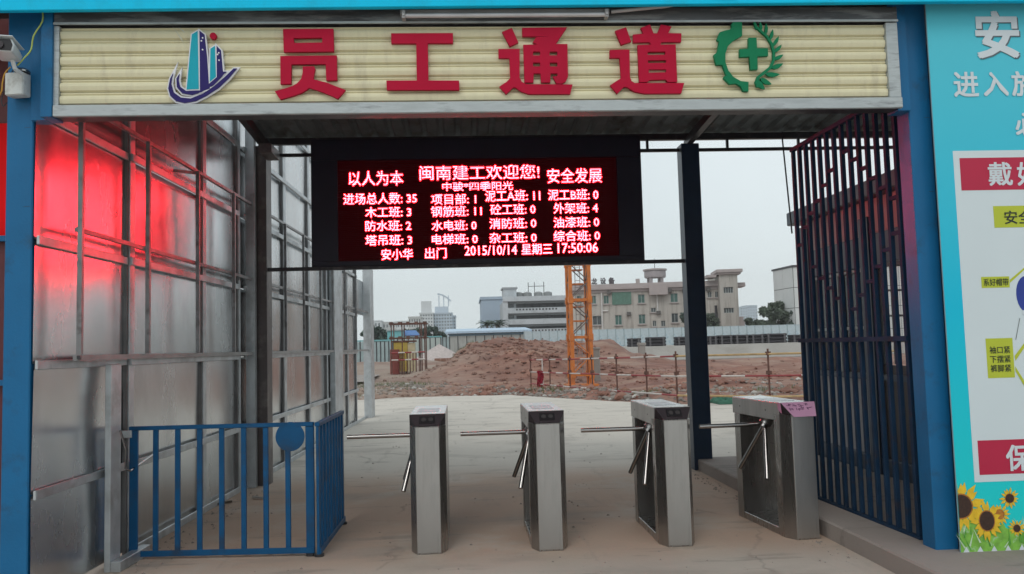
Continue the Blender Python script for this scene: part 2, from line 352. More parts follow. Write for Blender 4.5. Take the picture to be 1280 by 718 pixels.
def smooth(a, b, x):
    t = min(1, max(0, (x-a)/(b-a))); return t*t*(3-2*t)
BUMPS = []
def bump_px(x, y, Y, rx, ry, zb): # peak located where the photograph shows it
    p = onY(x, y, Y); BUMPS.append((p.x, Y, rx, ry, p.z-zb, zb))
for a in [(638,424.5,53,2.7,7,-.3), (660,426.5,53,2.6,6,-.3), (610,430,52,2.2,6,-.3), (680,428,54,3.2,6,-.3), (590,446,48,1.6,4,-.25), (735,427,58,3.0,6,-.1), (765,441,57,2.6,5,0), (700,433,55,3,5,-.3), (655,438,47,4.5,4,-.3)]: bump_px(*a)
def hgt(x, y):
    e = edgeY(x); d = y-e
    h = -.07 + .0*x
    base = -.07 - .38*smooth(3, 18, d)*smooth(-3, 3, x) - .10*smooth(3, 12, d)
    base += smooth(6, 16, x)*smooth(24, 62, y)*.48
    base += smooth(46, 64, y)*smooth(2.5, -2.5, x)*.75
    h = base
    m_ = 0
    wx_ = .9*noise.noise(Vector((x*.25, y*.25, 11)))
    for bx, by, rx, ry, hh, zb in BUMPS:
        q = ((x-bx+wx_)/rx)**2+((y-by)/ry)**2
        m_ = max(m_, (hh+.15)*math.exp(-q**1.5*.9))
    h += m_
    amp = smooth(.3, 3, d)
    h += amp*(.10*noise.fractal(Vector((x*.5, y*.5, 0)), .9, 2.1, 5)+.06*abs(noise.noise(Vector((x*1.3, y*1.3, 4)))))
    h += min(1, m_*.8)*.34*noise.fractal(Vector((x*.55, y*.55, 7)), .9, 2.1, 5)
    rz_ = smooth(5, 9, x)*smooth(3, 9, d)*smooth(62, 54, y)
    if rz_ > 0: h += rz_*.34*(1-abs(noise.noise(Vector((x*.10, y*.34, 9))))*2.2)+rz_*.12*noise.fractal(Vector((x*.3, y*.9, 3)), .9, 2.1, 4)
    # berm of pushed-up soil right behind the slab edge
    h += .20*math.exp(-((d-1.6)/1.1)**2)*smooth(-1, 1.5, x)*(1+.8*noise.noise(Vector((x*.9, y*.9, 2))))
    h += .17*math.exp(-((d-6)/3.2)**2)*smooth(.5, -1.5, x)*smooth(-8, -5, x)*(1+.8*noise.noise(Vector((x*.9, y*.9, 2))))
    h += min(1, m_)*.16*abs(noise.noise(Vector((x*.9, y*.5, 21))))*2
    if y > 62: h = min(h, .5)
    return h
MB().add([(-16,38,.03),(-4.6,38,.03),(-4.9,49,.03),(-16,49,.03)], [(0,1,2,3)]).build('site_road', SLAB, kind='structure')
tb = MB(); xs = np.concatenate([np.arange(-60, -8, 2.0), np.arange(-8, 26, .28), np.arange(26, 72, 2.0)]); ys = np.concatenate([np.arange(17, 34, .28), np.arange(34, 70, .5), np.arange(70, 150, 5.0)])
nv = len(xs); vs = [(x, y, hgt(x, y)) for y in ys for x in xs]
tb.add(vs, [(j*nv+i, j*nv+i+1, (j+1)*nv+i+1, (j+1)*nv+i) for j in range(len(ys)-1) for i in range(nv-1)])
tb.build('excavated_earth', EARTH, kind='structure', smooth=True)
FAR = mat('far_ground', (.20, .19, .16), .95, var=.2, nscale=.05)
MB().add([(-3000,-400,-.9),(3000,-400,-.9),(3000,4000,-.9),(-3000,4000,-.9)], [(0,1,2,3)]).build('ground', FAR, kind='structure')
# raised kerb slab on the right of the lane (steps down at the far end)
MB().box(2.60, 11, 3.2, 9.45, -.05, .125).build('raised_kerb', SLAB, kind='structure', bevel=.012)

# ================================================================== LEFT PANEL WALL
WP = Plane((-2.695, 0.0), R(88.3))
def wu(x, y): return WP.uz(x, y)[0]
wall = thing('panel_wall', 'tall wall of galvanised metal sheets on a grey steel frame, left of the lane', 'wall', (-2.695, 0, 0), R(88.3))
# local: x along the lane, y behind the wall (away from the lane), z up
studs = [(5.05, .0), (6.34, .09), (7.93, .09), (9.02, .07), (10.10, .06), (11.02, .13), (12.50, .10), (13.85, .08), (15.85, .12), (16.85, .05)]
rails_z = [.03, .655, 1.415, 2.16, 2.945, 3.70, 4.45, 5.15]
def sheet(u0, u1, z0, z1, k):
    rnd = random.Random(k); mb = MB(); nu, nz_ = 4, 4; bow = rnd.uniform(-.012, .012); tl = rnd.uniform(-.006, .006); tv = rnd.uniform(-.010, .010)
    vs = []
    for j in range(nz_+1):
        for i in range(nu+1):
            a, b = i/nu, j/nz_
            vs.append((u0+(u1-u0)*a, bow*math.sin(math.pi*a)*math.sin(math.pi*b)+tl*(a-.5)+tv*(b-.5), z0+(z1-z0)*b))
    mb.add(vs, [(j*(nu+1)+i, j*(nu+1)+i+1, (j+1)*(nu+1)+i+1, (j+1)*(nu+1)+i) for j in range(nz_) for i in range(nu)])
    mb.add([(u0,.016,z0),(u1,.016,z0),(u1,.016,z1),(u0,.016,z1)], [(3,2,1,0)])
    return mb.build('metal_sheet', SHEET, wall, smooth=True)
k = 0
bays = [s[0] for s in studs]
for i, (a, b) in enumerate(zip(bays, bays[1:])):
    if i == 8: pass
    for z0, z1 in zip(rails_z, rails_z[1:]):
        if a > 15 and z1 > 3.8: continue
        k += 1; sheet(a+.012, b-.012, z0+.006, z1-.006, k)
sheet(17.05, 18.15, 2.2, 2.93, 901)
for u, w in studs[1:]:
    top = 5.2 if u < 15 else 3.2
    MB().box(u-w/2, u+w/2, -.035, -.004, 0, top).build('stud', GALV, wall, bevel=.003)
    # thin dark strip painted as the shadow gap beside each stud
    MB().box(u-w/2-.022, u-w/2-.004, -.026, .0, 0, top).build('gap_shadow', mat('gap_shadow_dark', (.17, .165, .165), .5, .4, var=.2), wall)
for z in rails_z[1:]:
    segs = [(5.06, 6.285), (6.29, 8.95), (9.15, 13.95)] + ([(14.9, 16.9)] if z < 3.3 else [])
    for a, b in segs:
        w = .055
        y0_, y1_ = (-.030, -.012) if a < 5.1 else (-.058, -.037)
        MB().box(a, b, y0_, y1_, z-w/2, z+w/2).build('girt', GALV, wall, bevel=.003)
for a, b in [(6.29, 8.95), (9.15, 13.95), (14.9, 18.2)]:
    MB().box(a, b, -.052, -.037, .0, .06).build('base_channel', GALV, wall, bevel=.003)
# heavy pillars of the wall frame
pl = MB().box(9.34, 9.56, -.24, -.04, 0, 3.78).build('pillar', PILLAR, wall, bevel=.004)
MB().box(9.22, 9.30, -.14, -.04, 0, 4.9).build('stud', GALV, wall, bevel=.003)
MB().box(14.0, 14.55, -.13, -.04, 0, 5.2).build('pillar', GALV, wall, bevel=.004)
MB().box(14.62, 14.80, -.12, -.04, 0, 5.2).build('pillar', GALV, wall, bevel=.004)
MB().box(18.0, 18.5, -.16, .0, 0, 3.22).build('end_post', GALV, wall, bevel=.004)
# gate-frame post near the first column with base tube, brackets
MB().box(5.86, 6.02, -.10, -.06, 0, 1.40).build('frame_post', GALV, wall, bevel=.003)
MB().box(5.86, 6.36, -.17, -.102, .0, .07).build('frame_foot', GALV, wall, bevel=.003)
MB().path([(5.98, -.11, .94), (5.99, -.15, .80), (6.02, -.13, .67), (6.12, -.12, .64), (6.6, -.10, .70)], .008).build('pull_handle', CHROME, wall)
# thin tube lattice standing in front of the sheets
lat = thing('tube_lattice', 'thin welded tube lattice standing in front of the galvanised sheet wall', 'frame', (-2.695, 0, 0), R(88.3))
TUBE = mat('lattice_tube', (.27, .27, .275), .42, .6, var=.2, dirt=(.10, .08, .08), dscale=8)
for z, u0, u1 in [(3.10, 5.36, 16.9), (2.265, 5.36, 18.2), (1.45, 5.36, 18.2)]:
    MB().bar((u0, -.10, z), (u1, -.10, z), .028, .028 if z > 1.5 else .035).build('tube_rail', TUBE if z > 1.5 else mat('grey_tube', (.30, .30, .30), .45, .5, var=.2), lat)
for u in [5.36, 6.40, 7.48, 8.52, 9.65, 10.66, 11.70, 12.86, 13.85, 15.0, 16.25]:
    MB().bar((u, -.128, 1.47), (u, -.128, 3.3 if u < 6 else 3.09), .03).build('upright_tube', TUBE, lat)
MB().bar((5.30, -.15, 1.455), (5.62, -.02, 1.44), .02).build('brace', DARKST, lat)
MB().bar((7.48, -.12, 3.075), (7.25, .0, 3.05), .025).build('brace', TUBE, lat)

# ================================================================== GATE PORTAL
def column(name_label, x0, x1):
    t = thing('steel_column', name_label, 'column', ((x0+x1)/2, 5.125, 0), group='blue gate columns'); w = (x1-x0)/2
    MB().box(-w, w, -.075, .075, .012, 3.95).build('shaft', BLUE, t, bevel=.006)
    MB().box(-w-.06, w+.06, -.13, .13, 0, .012).build('base_plate', BLUE, t)
    for z in (2.84, 2.36): MB().box(w-.05, w-.012, -.0765, -.0755, z, z+.002).build('weld_mark', DARKST, t)
    return t
column('square blue steel column left of the header sign', -2.712, -2.556)
column('square blue steel column between the grille and the safety poster', 2.878, 3.026)
# header sign: frame, slats, letters, emblems --------------------------------
HY = 5.0
hs = thing('gate_header_sign', 'cream slatted header sign with red characters and two emblems over the gateway', 'sign', (0, HY, 0))
def hp(x, y, Y=HY):
    p = onY(x, y, Y); return (p.x, p.z)
SLX0, SLX1, SLZ0 = -2.372, 2.712, 2.955
prof = [(0, .0), (-.004, .004), (-.016, .010), (-.020, .024), (-.022, .034), (-.020, .048), (-.012, .058), (-.005, .0595), (-.003, .064), (-.009, .067), (-.010, .073), (-.006, .0765), (.0, .0785)]
for i in range(6):
    z0 = SLZ0+i*.0795; mb = MB(); pr = [(y, z) for y, z in prof]
    if i == 6: pr = [p for p in pr if p[1] < .02]
    vs = [(SLX0, y, z0+z) for y, z in pr]+[(SLX1, y, z0+z) for y, z in pr]; n = len(pr)
    mb.add(vs, [(j, j+n, j+n+1, j+1) for j in range(n-1)])
    mb.build('slat', CREAM, hs, smooth=False)
MB().box(SLX0-.1, SLX1+.1, .012, .03, 2.94, 3.52).build('backing_sheet', DARKST, hs)
MB().box(-2.40, 2.78, -.017, .10, 2.886, 2.896).build('lower_flange', DARKST, hs)
MB().box(-2.400, 2.790, -.045, -.018, 2.880, 2.948).build('bottom_angle', GALVW, hs, bevel=.003)
MB().box(-2.40, 2.79, -.040, .06, 3.448, 3.535).build('top_angle', mat('weathered_dark_angle', (.10, .10, .105), .5, .3, var=.3, nscale=5, dirt=(.22, .22, .22), dscale=7, dth=(.5, .62), stretch=(.4, 1, 3)), hs, bevel=.003)
MB().box(-2.40, 2.79, -.048, -.041, 3.436, 3.449).build('top_trim', GALVW, hs)
MB().box(-2.5555, -2.4715, .02, .12, 2.876, 3.60).build('side_plate', BLUE, hs)
MB().box(-2.470, -2.403, -.05, .10, 2.876, 3.535).build('side_plate', BLUE, hs, bevel=.003)
MB().box(-2.403, -2.374, -.030, .01, 2.950, 3.434).build('guide_channel', GALVW, hs)
MB().box(2.714, 2.790, -.035, .10, 2.950, 3.434).build('guide_channel', GALVW, hs, bevel=.003)
MB().box(2.792, 2.876, .02, .15, 2.88, 3.60).build('side_plate', BLUE, hs)
LY = -.046
def glyph(name, crop, polys, m_, label=None, y=LY, ext=.012, offset=0.0, parent=hs, s=6.527, Y=None):
    sp = [[hp(crop[0]+a/s, crop[1]+b/s, HY+y) for a, b in P] for P in polys]
    me = curve_mesh(name, sp, ext, m_, offset)
    return put(name, me, parent, (0, y+ext, 0), label=label)
glyph('character', (335,25), [[(122,75),(533,72),(537,258),(128,262)],[(208,148),(442,145),(442,185),(212,188)],
  [(100,295),(560,290),(563,492),(475,495),(470,360),(190,362),(188,522),(102,524)],
  [(283,380),(375,378),(385,400),(375,440),(370,485),(480,512),(560,545),(632,572),(600,610),(568,645),(530,625),(450,592),(390,570),(335,555),(280,592),(200,622),(100,650),(75,615),(55,582),(120,565),(200,540),(240,515),(270,480),(283,430)]], RED, 'red character 员')
glyph('character', (475,25), [[(90,110),(595,108),(597,190),(390,190),(395,494),(645,495),(648,572),(55,572),(52,495),(300,494),(295,192),(92,192)]], RED, 'red character 工')
glyph('character', (612,25), [[(102,98),(182,65),(235,185),(165,217)],
  [(265,65),(632,60),(540,197),(635,197),(640,462),(622,502),(590,520),(545,520),(515,462),(555,458),(553,437),(497,437),(495,510),(420,510),(415,437),(360,437),(358,510),(285,512),(275,203),(392,201),(352,182),(380,140),(485,135),(268,135)],
  [(355,258),(412,258),(412,290),(355,290)],[(490,258),(552,258),(552,290),(490,290)],[(355,348),(412,348),(412,380),(355,380)],[(492,348),(553,348),(553,380),(492,380)],
  [(72,238),(245,236),(245,470),(262,505),(300,525),(678,527),(658,605),(320,605),(260,585),(210,550),(190,552),(135,607),(80,545),(140,505),(168,475),(162,312),(74,312)]], RED, 'red character 通')
glyph('character', (755,25), [[(92,90),(180,60),(222,178),(140,203)],
  [(300,65),(375,38),(405,110),(435,110),(465,38),(552,55),(525,108),(632,110),(630,180),(468,182),(462,203),(585,200),(598,506),(520,508),(505,487),(375,490),(355,506),(288,508),(275,205),(385,203),(372,182),(238,185),(238,120),(322,112)],
  [(357,260),(500,258),(500,284),(357,286)],[(358,330),(508,328),(508,350),(360,352)],[(365,404),(508,404),(508,428),(365,432)],
  [(48,245),(208,242),(212,465),(225,500),(250,515),(655,515),(630,600),(330,602),(250,585),(185,545),(160,548),(108,603),(52,533),(140,475),(128,310),(48,310)]], RED, 'red character 道')
em = put('safety_emblem', curve_mesh('gear_half', [[hp(880+a/6.527, 15+b/6.527, HY+LY) for a, b in [(222,105),(235,85),(310,78),(312,195),(240,235),(195,280),(175,340),(175,410),(200,480),(240,530),(300,565),(365,572),(362,650),(320,645),(300,605),(265,585),(210,590),(160,540),(165,525),(185,522),(150,432),(100,430),(80,350),(108,330),(125,240),(105,228),(130,165),(180,150),(210,145),(228,125)]]], .012, GREEN), hs, (0, LY+.012, 0), label='green emblem of half gear, cross and leaf wreath')
glyph('cross', (880,15), [[(343,235),(408,232),(412,318),(500,318),(502,380),(415,385),(418,490),(358,492),(352,385),(272,390),(272,325),(345,320)]], GREEN, parent=em, y=0, ext=.012).location = (0, 0, 0)
def arcpoly(pts, w0, w1):
    Lp, Rp = [], []
    for i, p in enumerate(pts):
        q = pts[min(i+1, len(pts)-1)]; o = pts[max(i-1, 0)]; d = Vector((q[0]-o[0], q[1]-o[1])).normalized(); w = w0+(w1-w0)*i/(len(pts)-1)
        Lp.append((p[0]-d.y*w, p[1]+d.x*w)); Rp.append((p[0]+d.y*w, p[1]-d.x*w))
    return Lp+Rp[::-1]
stem = arcpoly([(392,100),(405,140),(440,172),(495,220),(532,280),(550,345),(550,410),(525,470),(470,515),(425,550),(410,590),(425,630)], 6, 14)
glyph('wreath_stem', (880,15), [stem], GREEN, parent=em, y=0, ext=.010).location = (0, 0, 0)
for i, ((ax, ay), (bx, by), w) in enumerate([((412,165),(388,92),13),((448,178),(438,98),14),((488,205),(488,112),15),((522,250),(542,162),16),((545,300),(590,215),17),((552,350),(614,286),18),((550,408),(627,366),19),((528,478),(627,438),22),((480,525),(600,526),22),((440,560),(532,606),24),((412,575),(478,646),26)]):
    d = Vector((bx-ax, by-ay)); n = Vector((-d.y, d.x)).normalized(); a = Vector((ax, ay))
    pts = [a, a+d*.25+n*w*.8, a+d*.55+n*w, a+d*.85+n*w*.5, a+d, a+d*.8-n*w*.35, a+d*.45-n*w*.7, a+d*.15-n*w*.6]
    glyph('wreath_leaf', (880,15), [[tuple(p) for p in pts]], GREEN, parent=em, y=0, ext=.007).location = (0, 0, 0)
# tower emblem: white-edged plates
TE = {'big_left': [(258,118),(308,88),(318,565),(215,570)], 'big_right': [(320,85),(365,120),(385,300),(400,520),(410,560),(325,592)],
      'small_left': [(410,235),(450,210),(458,465),(405,510)], 'small_right': [(460,208),(500,250),(515,415),(520,440),(462,478)]}
sw1 = [(110,425),(80,480),(65,560),(82,620),(130,665),(200,680),(290,665),(380,620),(480,555),(560,480),(630,395),(600,395),(530,462),(440,540),(350,600),(250,640),(170,632),(112,590),(92,520),(98,470)]
sw2 = [(160,435),(132,480),(136,550),(180,600),(260,615),(340,590),(440,530),(545,422),(515,422),(400,520),(330,575),(215,580),(165,545),(152,490)]
def tpoly(P): return [hp(200+a/6.527, 25+b/6.527, HY+LY) for a, b in P]
te = put('tower_emblem', curve_mesh('tower_emblem', [tpoly(sw1)], .006, WHITE, .008), hs, (0, LY+.012, 0), label='blue and teal emblem of two towers over a swoosh')
for nm, P in (('swoosh_edge', sw2),): put('plate_edge', curve_mesh(nm, [tpoly(P)], .0065, WHITE, .008), te)
for nm, P in TE.items():
    put('plate_edge', curve_mesh('plate_edge', [tpoly(P)], .007+.0004*len(nm), WHITE, .006), te)
    put('plate', curve_mesh('plate', [tpoly(P)], .0125, TEAL if 'left' in nm else PURPLE, -.001), te)
put('swoosh', curve_mesh('swoosh', [tpoly(sw1)], .0118, PURPLE, -.001), te)
put('swoosh', curve_mesh('swoosh', [tpoly(sw2)], .0132, PURPLE, -.001), te)
for c in [(348,148),(338,172),(348,244),(470,283),(480,270),(482,330)]: put('window_dot', curve_mesh('window_dot', [tpoly(circ(c, 7, 8))], .0138, WHITE), te)
put('red_dot', curve_mesh('red_dot', [tpoly(circ((432,130), 27, 18))], .012, RED), te)
# streaks of old adhesive
for P in ([(100,50),(175,150),(215,250),(185,180)], [(400,400),(620,230),(640,215),(480,345)], [(390,625),(430,690),(400,640),(330,560)], [(150,60),(205,110),(190,85)]):
    glyph('tape_residue', (200,25), [P], mat('tape', (.60, .60, .52), .4), y=-.0275, ext=.0008)

# cyan fascia above the gate -------------------------------------------------
fa = thing('fascia_beam', 'long bright cyan fascia board running above the whole gate', 'fascia', (0, 4.85, 0))
zl, zr = 3.480, 3.518
def zf(x): return zl+(zr-zl)*(x+2.65)/5.56
MB().add([(x, y, zf(x)+dz) for x in (-4.2, 5.2) for y, dz in ((0, 0), (.04, 0), (.04, .62), (0, .62))], [(0,1,2,3),(7,6,5,4),(0,4,5,1),(1,5,6,2),(2,6,7,3),(3,7,4,0)]).build('board', CYAN, fa, bevel=.004)
MB().box(-4.2, 5.2, .041, .16, 3.60, 3.66).build('angle_iron', DARKST, fa)
hb = thing('header_beam', 'dark steel beam in the shade between cyan fascia and header sign', 'beam', (0, 5.12, 0))
MB().box(-4.2, 5.2, -.04, .10, 3.58, 3.80).build('beam', DARKST, hb, bevel=.004)
MB().box(-2.5, 2.87, .0, .012, 3.536, 3.62).build('closing_strip', DARKST, hb)

# unlit fluorescent tube -----------------------------------------------------
a, b = hp(500, 19, 4.92), hp(762, 17.5, 4.92)
tl = thing('tube_light', 'long unlit fluorescent tube light fixed above the header sign', 'lamp', (a[0], 4.92, a[1]))
tl.rotation_euler.y = -math.atan2(b[1]-a[1], b[0]-a[0]); ln = b[0]-a[0]
TLB = mat('tube_light_batten', (.30, .29, .29), .5); TLG = mat('frosted_tube', (.52, .50, .51), .35)
MB().box(0, ln, .0, .04, .004, .034).build('batten', TLB, tl, bevel=.002)
MB().tube((.03, -.016, -.012), (ln-.03, -.016, -.012), .013, 12).build('tube', TLG, tl, smooth=True)
for x in (.012, ln-.034):
    e_ = MB().box(x, x+.022, -.034, .02, -.032, .02).build('end_cap', TLB, tl, bevel=.002)
    MB().tube((x+.011, -.040, -.012), (x+.011, -.034, -.012), .006, 8).build('pin', CHROME, e_)
c0, c1, c2 = hp(764, 15, 4.93), hp(830, 10, 4.92), hp(915, 2, 4.90)
tag(MB().path([(c0[0], 4.93, c0[1]), (c1[0], 4.90, c1[1]), (c2[0], 4.83, c2[1]+.02)], .011, 8).build('cable_conduit', mat('conduit', (.42, .40, .40), .5)), 'thin grey conduit rising from the tube light to the fascia', 'conduit')

# security camera, junction box and cables on the left column ----------------
def P3(x, y, Y): return onY(x, y, Y)
cw = mat('camera_housing', (.62, .66, .68), .35)
p = P3(7, 64, 4.80)
sc_ = thing('security_camera', 'white bullet security camera on the left blue column', 'camera', p, R(12))
mb = MB()
prof2 = [(-.062,-.036),(.062,-.036),(.072,.004),(.058,.042),(-.058,.042),(-.072,.004)]
vs = [(x, -.10, z) for x, z in prof2]+[(x*.82, .10, z*.82) for x, z in prof2]
mb.add(vs, [(0,1,2,3,4,5),(11,10,9,8,7,6)]+[(i, i+6, (i+1)%6+6, (i+1)%6) for i in range(6)])
mb.build('housing', cw, sc_, bevel=.006)
MB().add([(x*.9, -.1025, z*.86) for x, z in prof2], [(0,1,2,3,4,5)]).build('faceplate', BLACK, sc_)
MB().tube((0,-.104,.0), (0,-.114,.0), .021, 16).build('lens', SMOKE, sc_, smooth=True)
MB().box(-.070, .070, -.125, .10, .044, .050).build('sun_shade', cw, sc_, bevel=.002)
MB().path([(.02,.05,-.03),(.03,.07,-.08),(.05,.12,-.09)], .012, 8).build('bracket', cw, sc_, smooth=True)
p = P3(21, 106, 4.99)
jb = thing('junction_box', 'pale plastic junction box hanging below the camera on the left column', 'box', p, R(-10))
MB().box(-.052, .062, -.03, .04, -.072, .066).build('box', mat('box_plastic', (.60, .63, .62), .45, dirt=(.4, .4, .38), dscale=12), jb, bevel=.005)
MB().box(-.049, .059, -.0345, -.031, -.068, .062).build('lid', mat('box_plastic', (.6, .6, .6)), jb, bevel=.001)
MB().lathe([(.045,0),(.043,.010),(.03,.022),(.012,.028)], (.035, .0, .070), 16).build('round_mount', CHROME, jb, smooth=True)
def cable(label, pts, r, m_, Ys):
    q = [P3(x, y, Y) for (x, y), Y in zip(pts, Ys)]; o = []
    for i in range(len(q)-1):
        for t in (0, .33, .66):
            a0, a1, a2, a3 = q[max(i-1,0)], q[i], q[i+1], q[min(i+2,len(q)-1)]
            o.append(.5*((2*a1)+(-a0+a2)*t+(2*a0-5*a1+4*a2-a3)*t*t+(-a0+3*a1-3*a2+a3)*t**3))
    o.append(q[-1]); tag(MB().path(o, r, 6).build('cable', m_), label, 'cable', 'cables on the left column')
LIME = mat('lime_cable', (.45, .55, .12), .5); ORC = mat('orange_cable', (.55, .28, .03), .5)
cable('lime green cable curving down from the fascia to the camera', [(53,13),(53,27),(42,45),(39,62),(31,72),(22,82)], .0042, LIME, [4.95,4.94,4.95,4.96,4.95,4.93])
cable('orange and yellow cable looping beside the junction box', [(13,84),(6,92),(3,104),(2,114),(-2,122)], .0038, ORC, [4.94,4.93,4.93,4.94,4.96])
cable('thin dark cable hanging behind the junction box', [(24,78),(14,92),(8,108),(2,124),(4,133),(9,128)], .003, BLACK, [4.97]*6)

# red sheet panel left of the column, between blue rails ----------------------
sp = thing('side_panel', 'red sheet panel in blue rails at the far left of the gate', 'panel', (-3.3, 5.45, 0))
MB().box(-1.2, .58, 0, .02, 2.22, 2.98).build('sheet', mat('red_sheet', (.80, .006, .008), .6, var=.05, spec=.1), sp)
MB().box(-1.2, .58, 0, .02, .05, 2.215).build('sheet', mat('dark_red_sheet', (.10, .012, .018), .45), sp)
MB().box(-1.2, .58, 0, .02, 2.985, 4.1).build('sheet', mat('dark_red_sheet2', (.12, .02, .02), .5), sp)
for z in (1.29, 2.205): MB().box(-1.2, .58, -.05, -.002, z, z+.035).build('rail', BLUE, sp)

# ================================================================== CANOPY
cn = thing('canopy_roof', 'corrugated metal canopy roof over the turnstile lane, seen from below', 'roof', (0, 0, 0))
YF, YB, ZF, ZB = 5.22, 9.62, 4.16, 3.885
mb = MB(); x = -2.25; sec = []
while x < 6.2:
    sec += [(x, 0), (x+.10, 0), (x+.125, .035), (x+.165, .035)]; x += .19
vs = [(px_, YF, ZF+dz) for px_, dz in sec]+[(px_, YB, ZB+dz) for px_, dz in sec]; n = len(sec)
mb.add(vs, [(j, j+1, j+1+n, j+n) for j in range(n-1)]); mb.build('corrugated_sheet', CANOPY, cn)
sl = (ZB-ZF)/(YB-YF)
for y in (5.35, 6.8, 8.2): MB().box(-2.2, 6.1, y-.03, y+.03, ZF+sl*(y-YF)-.075, ZF+sl*(y-YF)-.012).build('purlin', DARKST, cn)
MB().box(-2.2, 6.1, 9.36, 9.42, 3.80, 3.872).build('purlin', DARKST, cn)
for xx in (-2.18, 2.66):
    MB().bar((xx, 5.25, ZF-.13), (xx, 9.33, 3.775), .07, .09).build('rafter', DARKST, cn)
MB().box(-2.16, -2.02, 8.9, 9.3, 3.60, 3.70).build('bracket', PILLAR, cn, bevel=.004)
cb = thing('cross_bar', 'thin dark steel bar with short hangers under the rear canopy edge', 'beam', (0, 9.4, 0))
MB().box(-2.2, 5.6, -.018, .018, 3.665, 3.70).build('bar', DARKST, cb)
for px_ in (809, 909, 998):
    xx = onY(px_, 182, 9.4).x; MB().box(xx-.014, xx+.014, -.014, .014, 3.702, 3.80).build('hanger', DARKST, cb)
lp = onY(977, 165, 9.3); lq = onY(990, 292, 9.3)
tag(MB().tube(lp, lq, .009, 6).build('stay_rod', DARKST), 'slim slanting stay rod beside the grille top', 'rod')
# support post
po = thing('canopy_post', 'dark blue square canopy post standing at the kerb corner', 'post', (2.665, 9.40, 0))
MB().box(-.105, .105, -.10, .10, 0, 3.74).build('shaft', DBLUE, po, bevel=.006)
MB().box(-.15, .15, -.14, .14, 0, .0).build('base_plate', DBLUE, po) if False else None
MB().box(-.03, .05, -.06, .06, 3.742, 3.80).build('cap_bracket', DARKST, po)

# ================================================================== LED DISPLAY
LD = 9.35
led = thing('led_display', 'wide dark electronic display board glowing with red characters under the canopy', 'display', (0, LD, 0))
def lx(x, y, off=0): p = onY(x, y, LD+off); return p.x, p.z
mb = MB(); X0, X1, Z0, Z1 = -1.685, 2.095, 2.395, 3.85; AX0, AX1, AZ0, AZ1 = -1.385, 1.80, 2.452, 3.60
mb.box(X0, X1, .0, .14, Z0, Z1); mb.build('cabinet', LEDCAB, led, bevel=.006)
mb = MB().box(X0+.02, X1-.02, -.03, -.002, AZ1, Z1-.03).box(X0+.02, X1-.02, -.03, -.002, Z0+.006, AZ0).box(X0+.02, AX0, -.03, -.002, AZ0+.002, AZ1-.002).box(AX1, X1-.02, -.03, -.002, AZ0+.002, AZ1-.002)
mb.build('bezel', LEDCAB, led, bevel=.002)
MB().box(AX0+.002, AX1-.002, -.008, -.0015, AZ0+.002, AZ1-.002).build('screen', LEDFACE, led)
# added visor fins that keep the red light off ground, turnstiles and canopy
NL = 50; pit = (AZ1-AZ0)/NL
added_fin = MB().box(AX0+.004, AX1-.004, -.040, -.0175, -.0006, .0006).mesh('added_or_light_louvre', mat('added_louvre_black', (.008, .006, .007), .8, spec=.1))
for i in range(NL): put('added_or_light_louvre', added_fin, led, (0, 0, AZ0+pit*(i+.5)))
for z in (2.36,): MB().box(-2.25, 2.56, .02, .07, z, z+.04).build('support_bar', DARKST, led)
LT = [("以人为本",436,504,214.5,232.5,0),("闽南建工欢迎您!",524.5,674,207,225,0),("安全发展",684,752,211,229,0),("中骏*四季阳光",553,641,228,238.5,1),
("进场总人数: 35",429.5,521,242,255.5,1),("项目部: 1",539,595,243,256,1),("泥工A班: 11",606.5,675,238,252,1),("泥工B班: 0",685,747.5,237,250.5,1),
("木工班: 3",457,514,259,272,1),("钢筋班: 11",539,602,258,271,1),("砼工班: 0",613,669,255.5,268.5,1),("外架班: 4",692,747,254,267,1),
("防水班: 2",457,514,276,289,1),("水电班: 0",540,595.5,276,288.5,1),("消防班: 0",612,670,273,286,1),("油漆班: 0",692,748.5,271.5,284.5,1),
("塔吊班: 3",457,515,294,307,1),("电梯班: 0",540,597,293,305.5,1),("杂工班: 0",612,670.5,291,304,1),("综合班: 0",692,749.5,288.5,301.5,1),
("安小华",477,516,311.5,325,1),("出门",531.5,558,310,323.5,1),("2015/10/14",581,646,307.5,319,1),("星期三",652,690,305,318.5,1),("17:50:06",697,747,304,316,1)]
for s, xa, xb, ya, yb, hv in LT:
    # corners of the tilted box in the picture -> level box on the board
    ym = (ya+yb)/2; ua, za = lx(xa, ym+.0*xa); ub, zb = lx(xb, ym); uc, zt = lx((xa+xb)/2, ya); _, zb_ = lx((xa+xb)/2, yb)
    box = (ua, ub, zb_, zt)
    o = put('text_line', text_mesh('text_line', s, box, TEXT_RED, .012 if hv else .007, .0012), led, (0, -.0145, 0), label=s)
    g = put('glow_fringe', text_mesh('glow_fringe', s, box, TEXT_GLOW, .085 if hv else .075, .0012, 8), o, (0, .004, 0))  # widened dim copy, a painted halo behind the glyphs

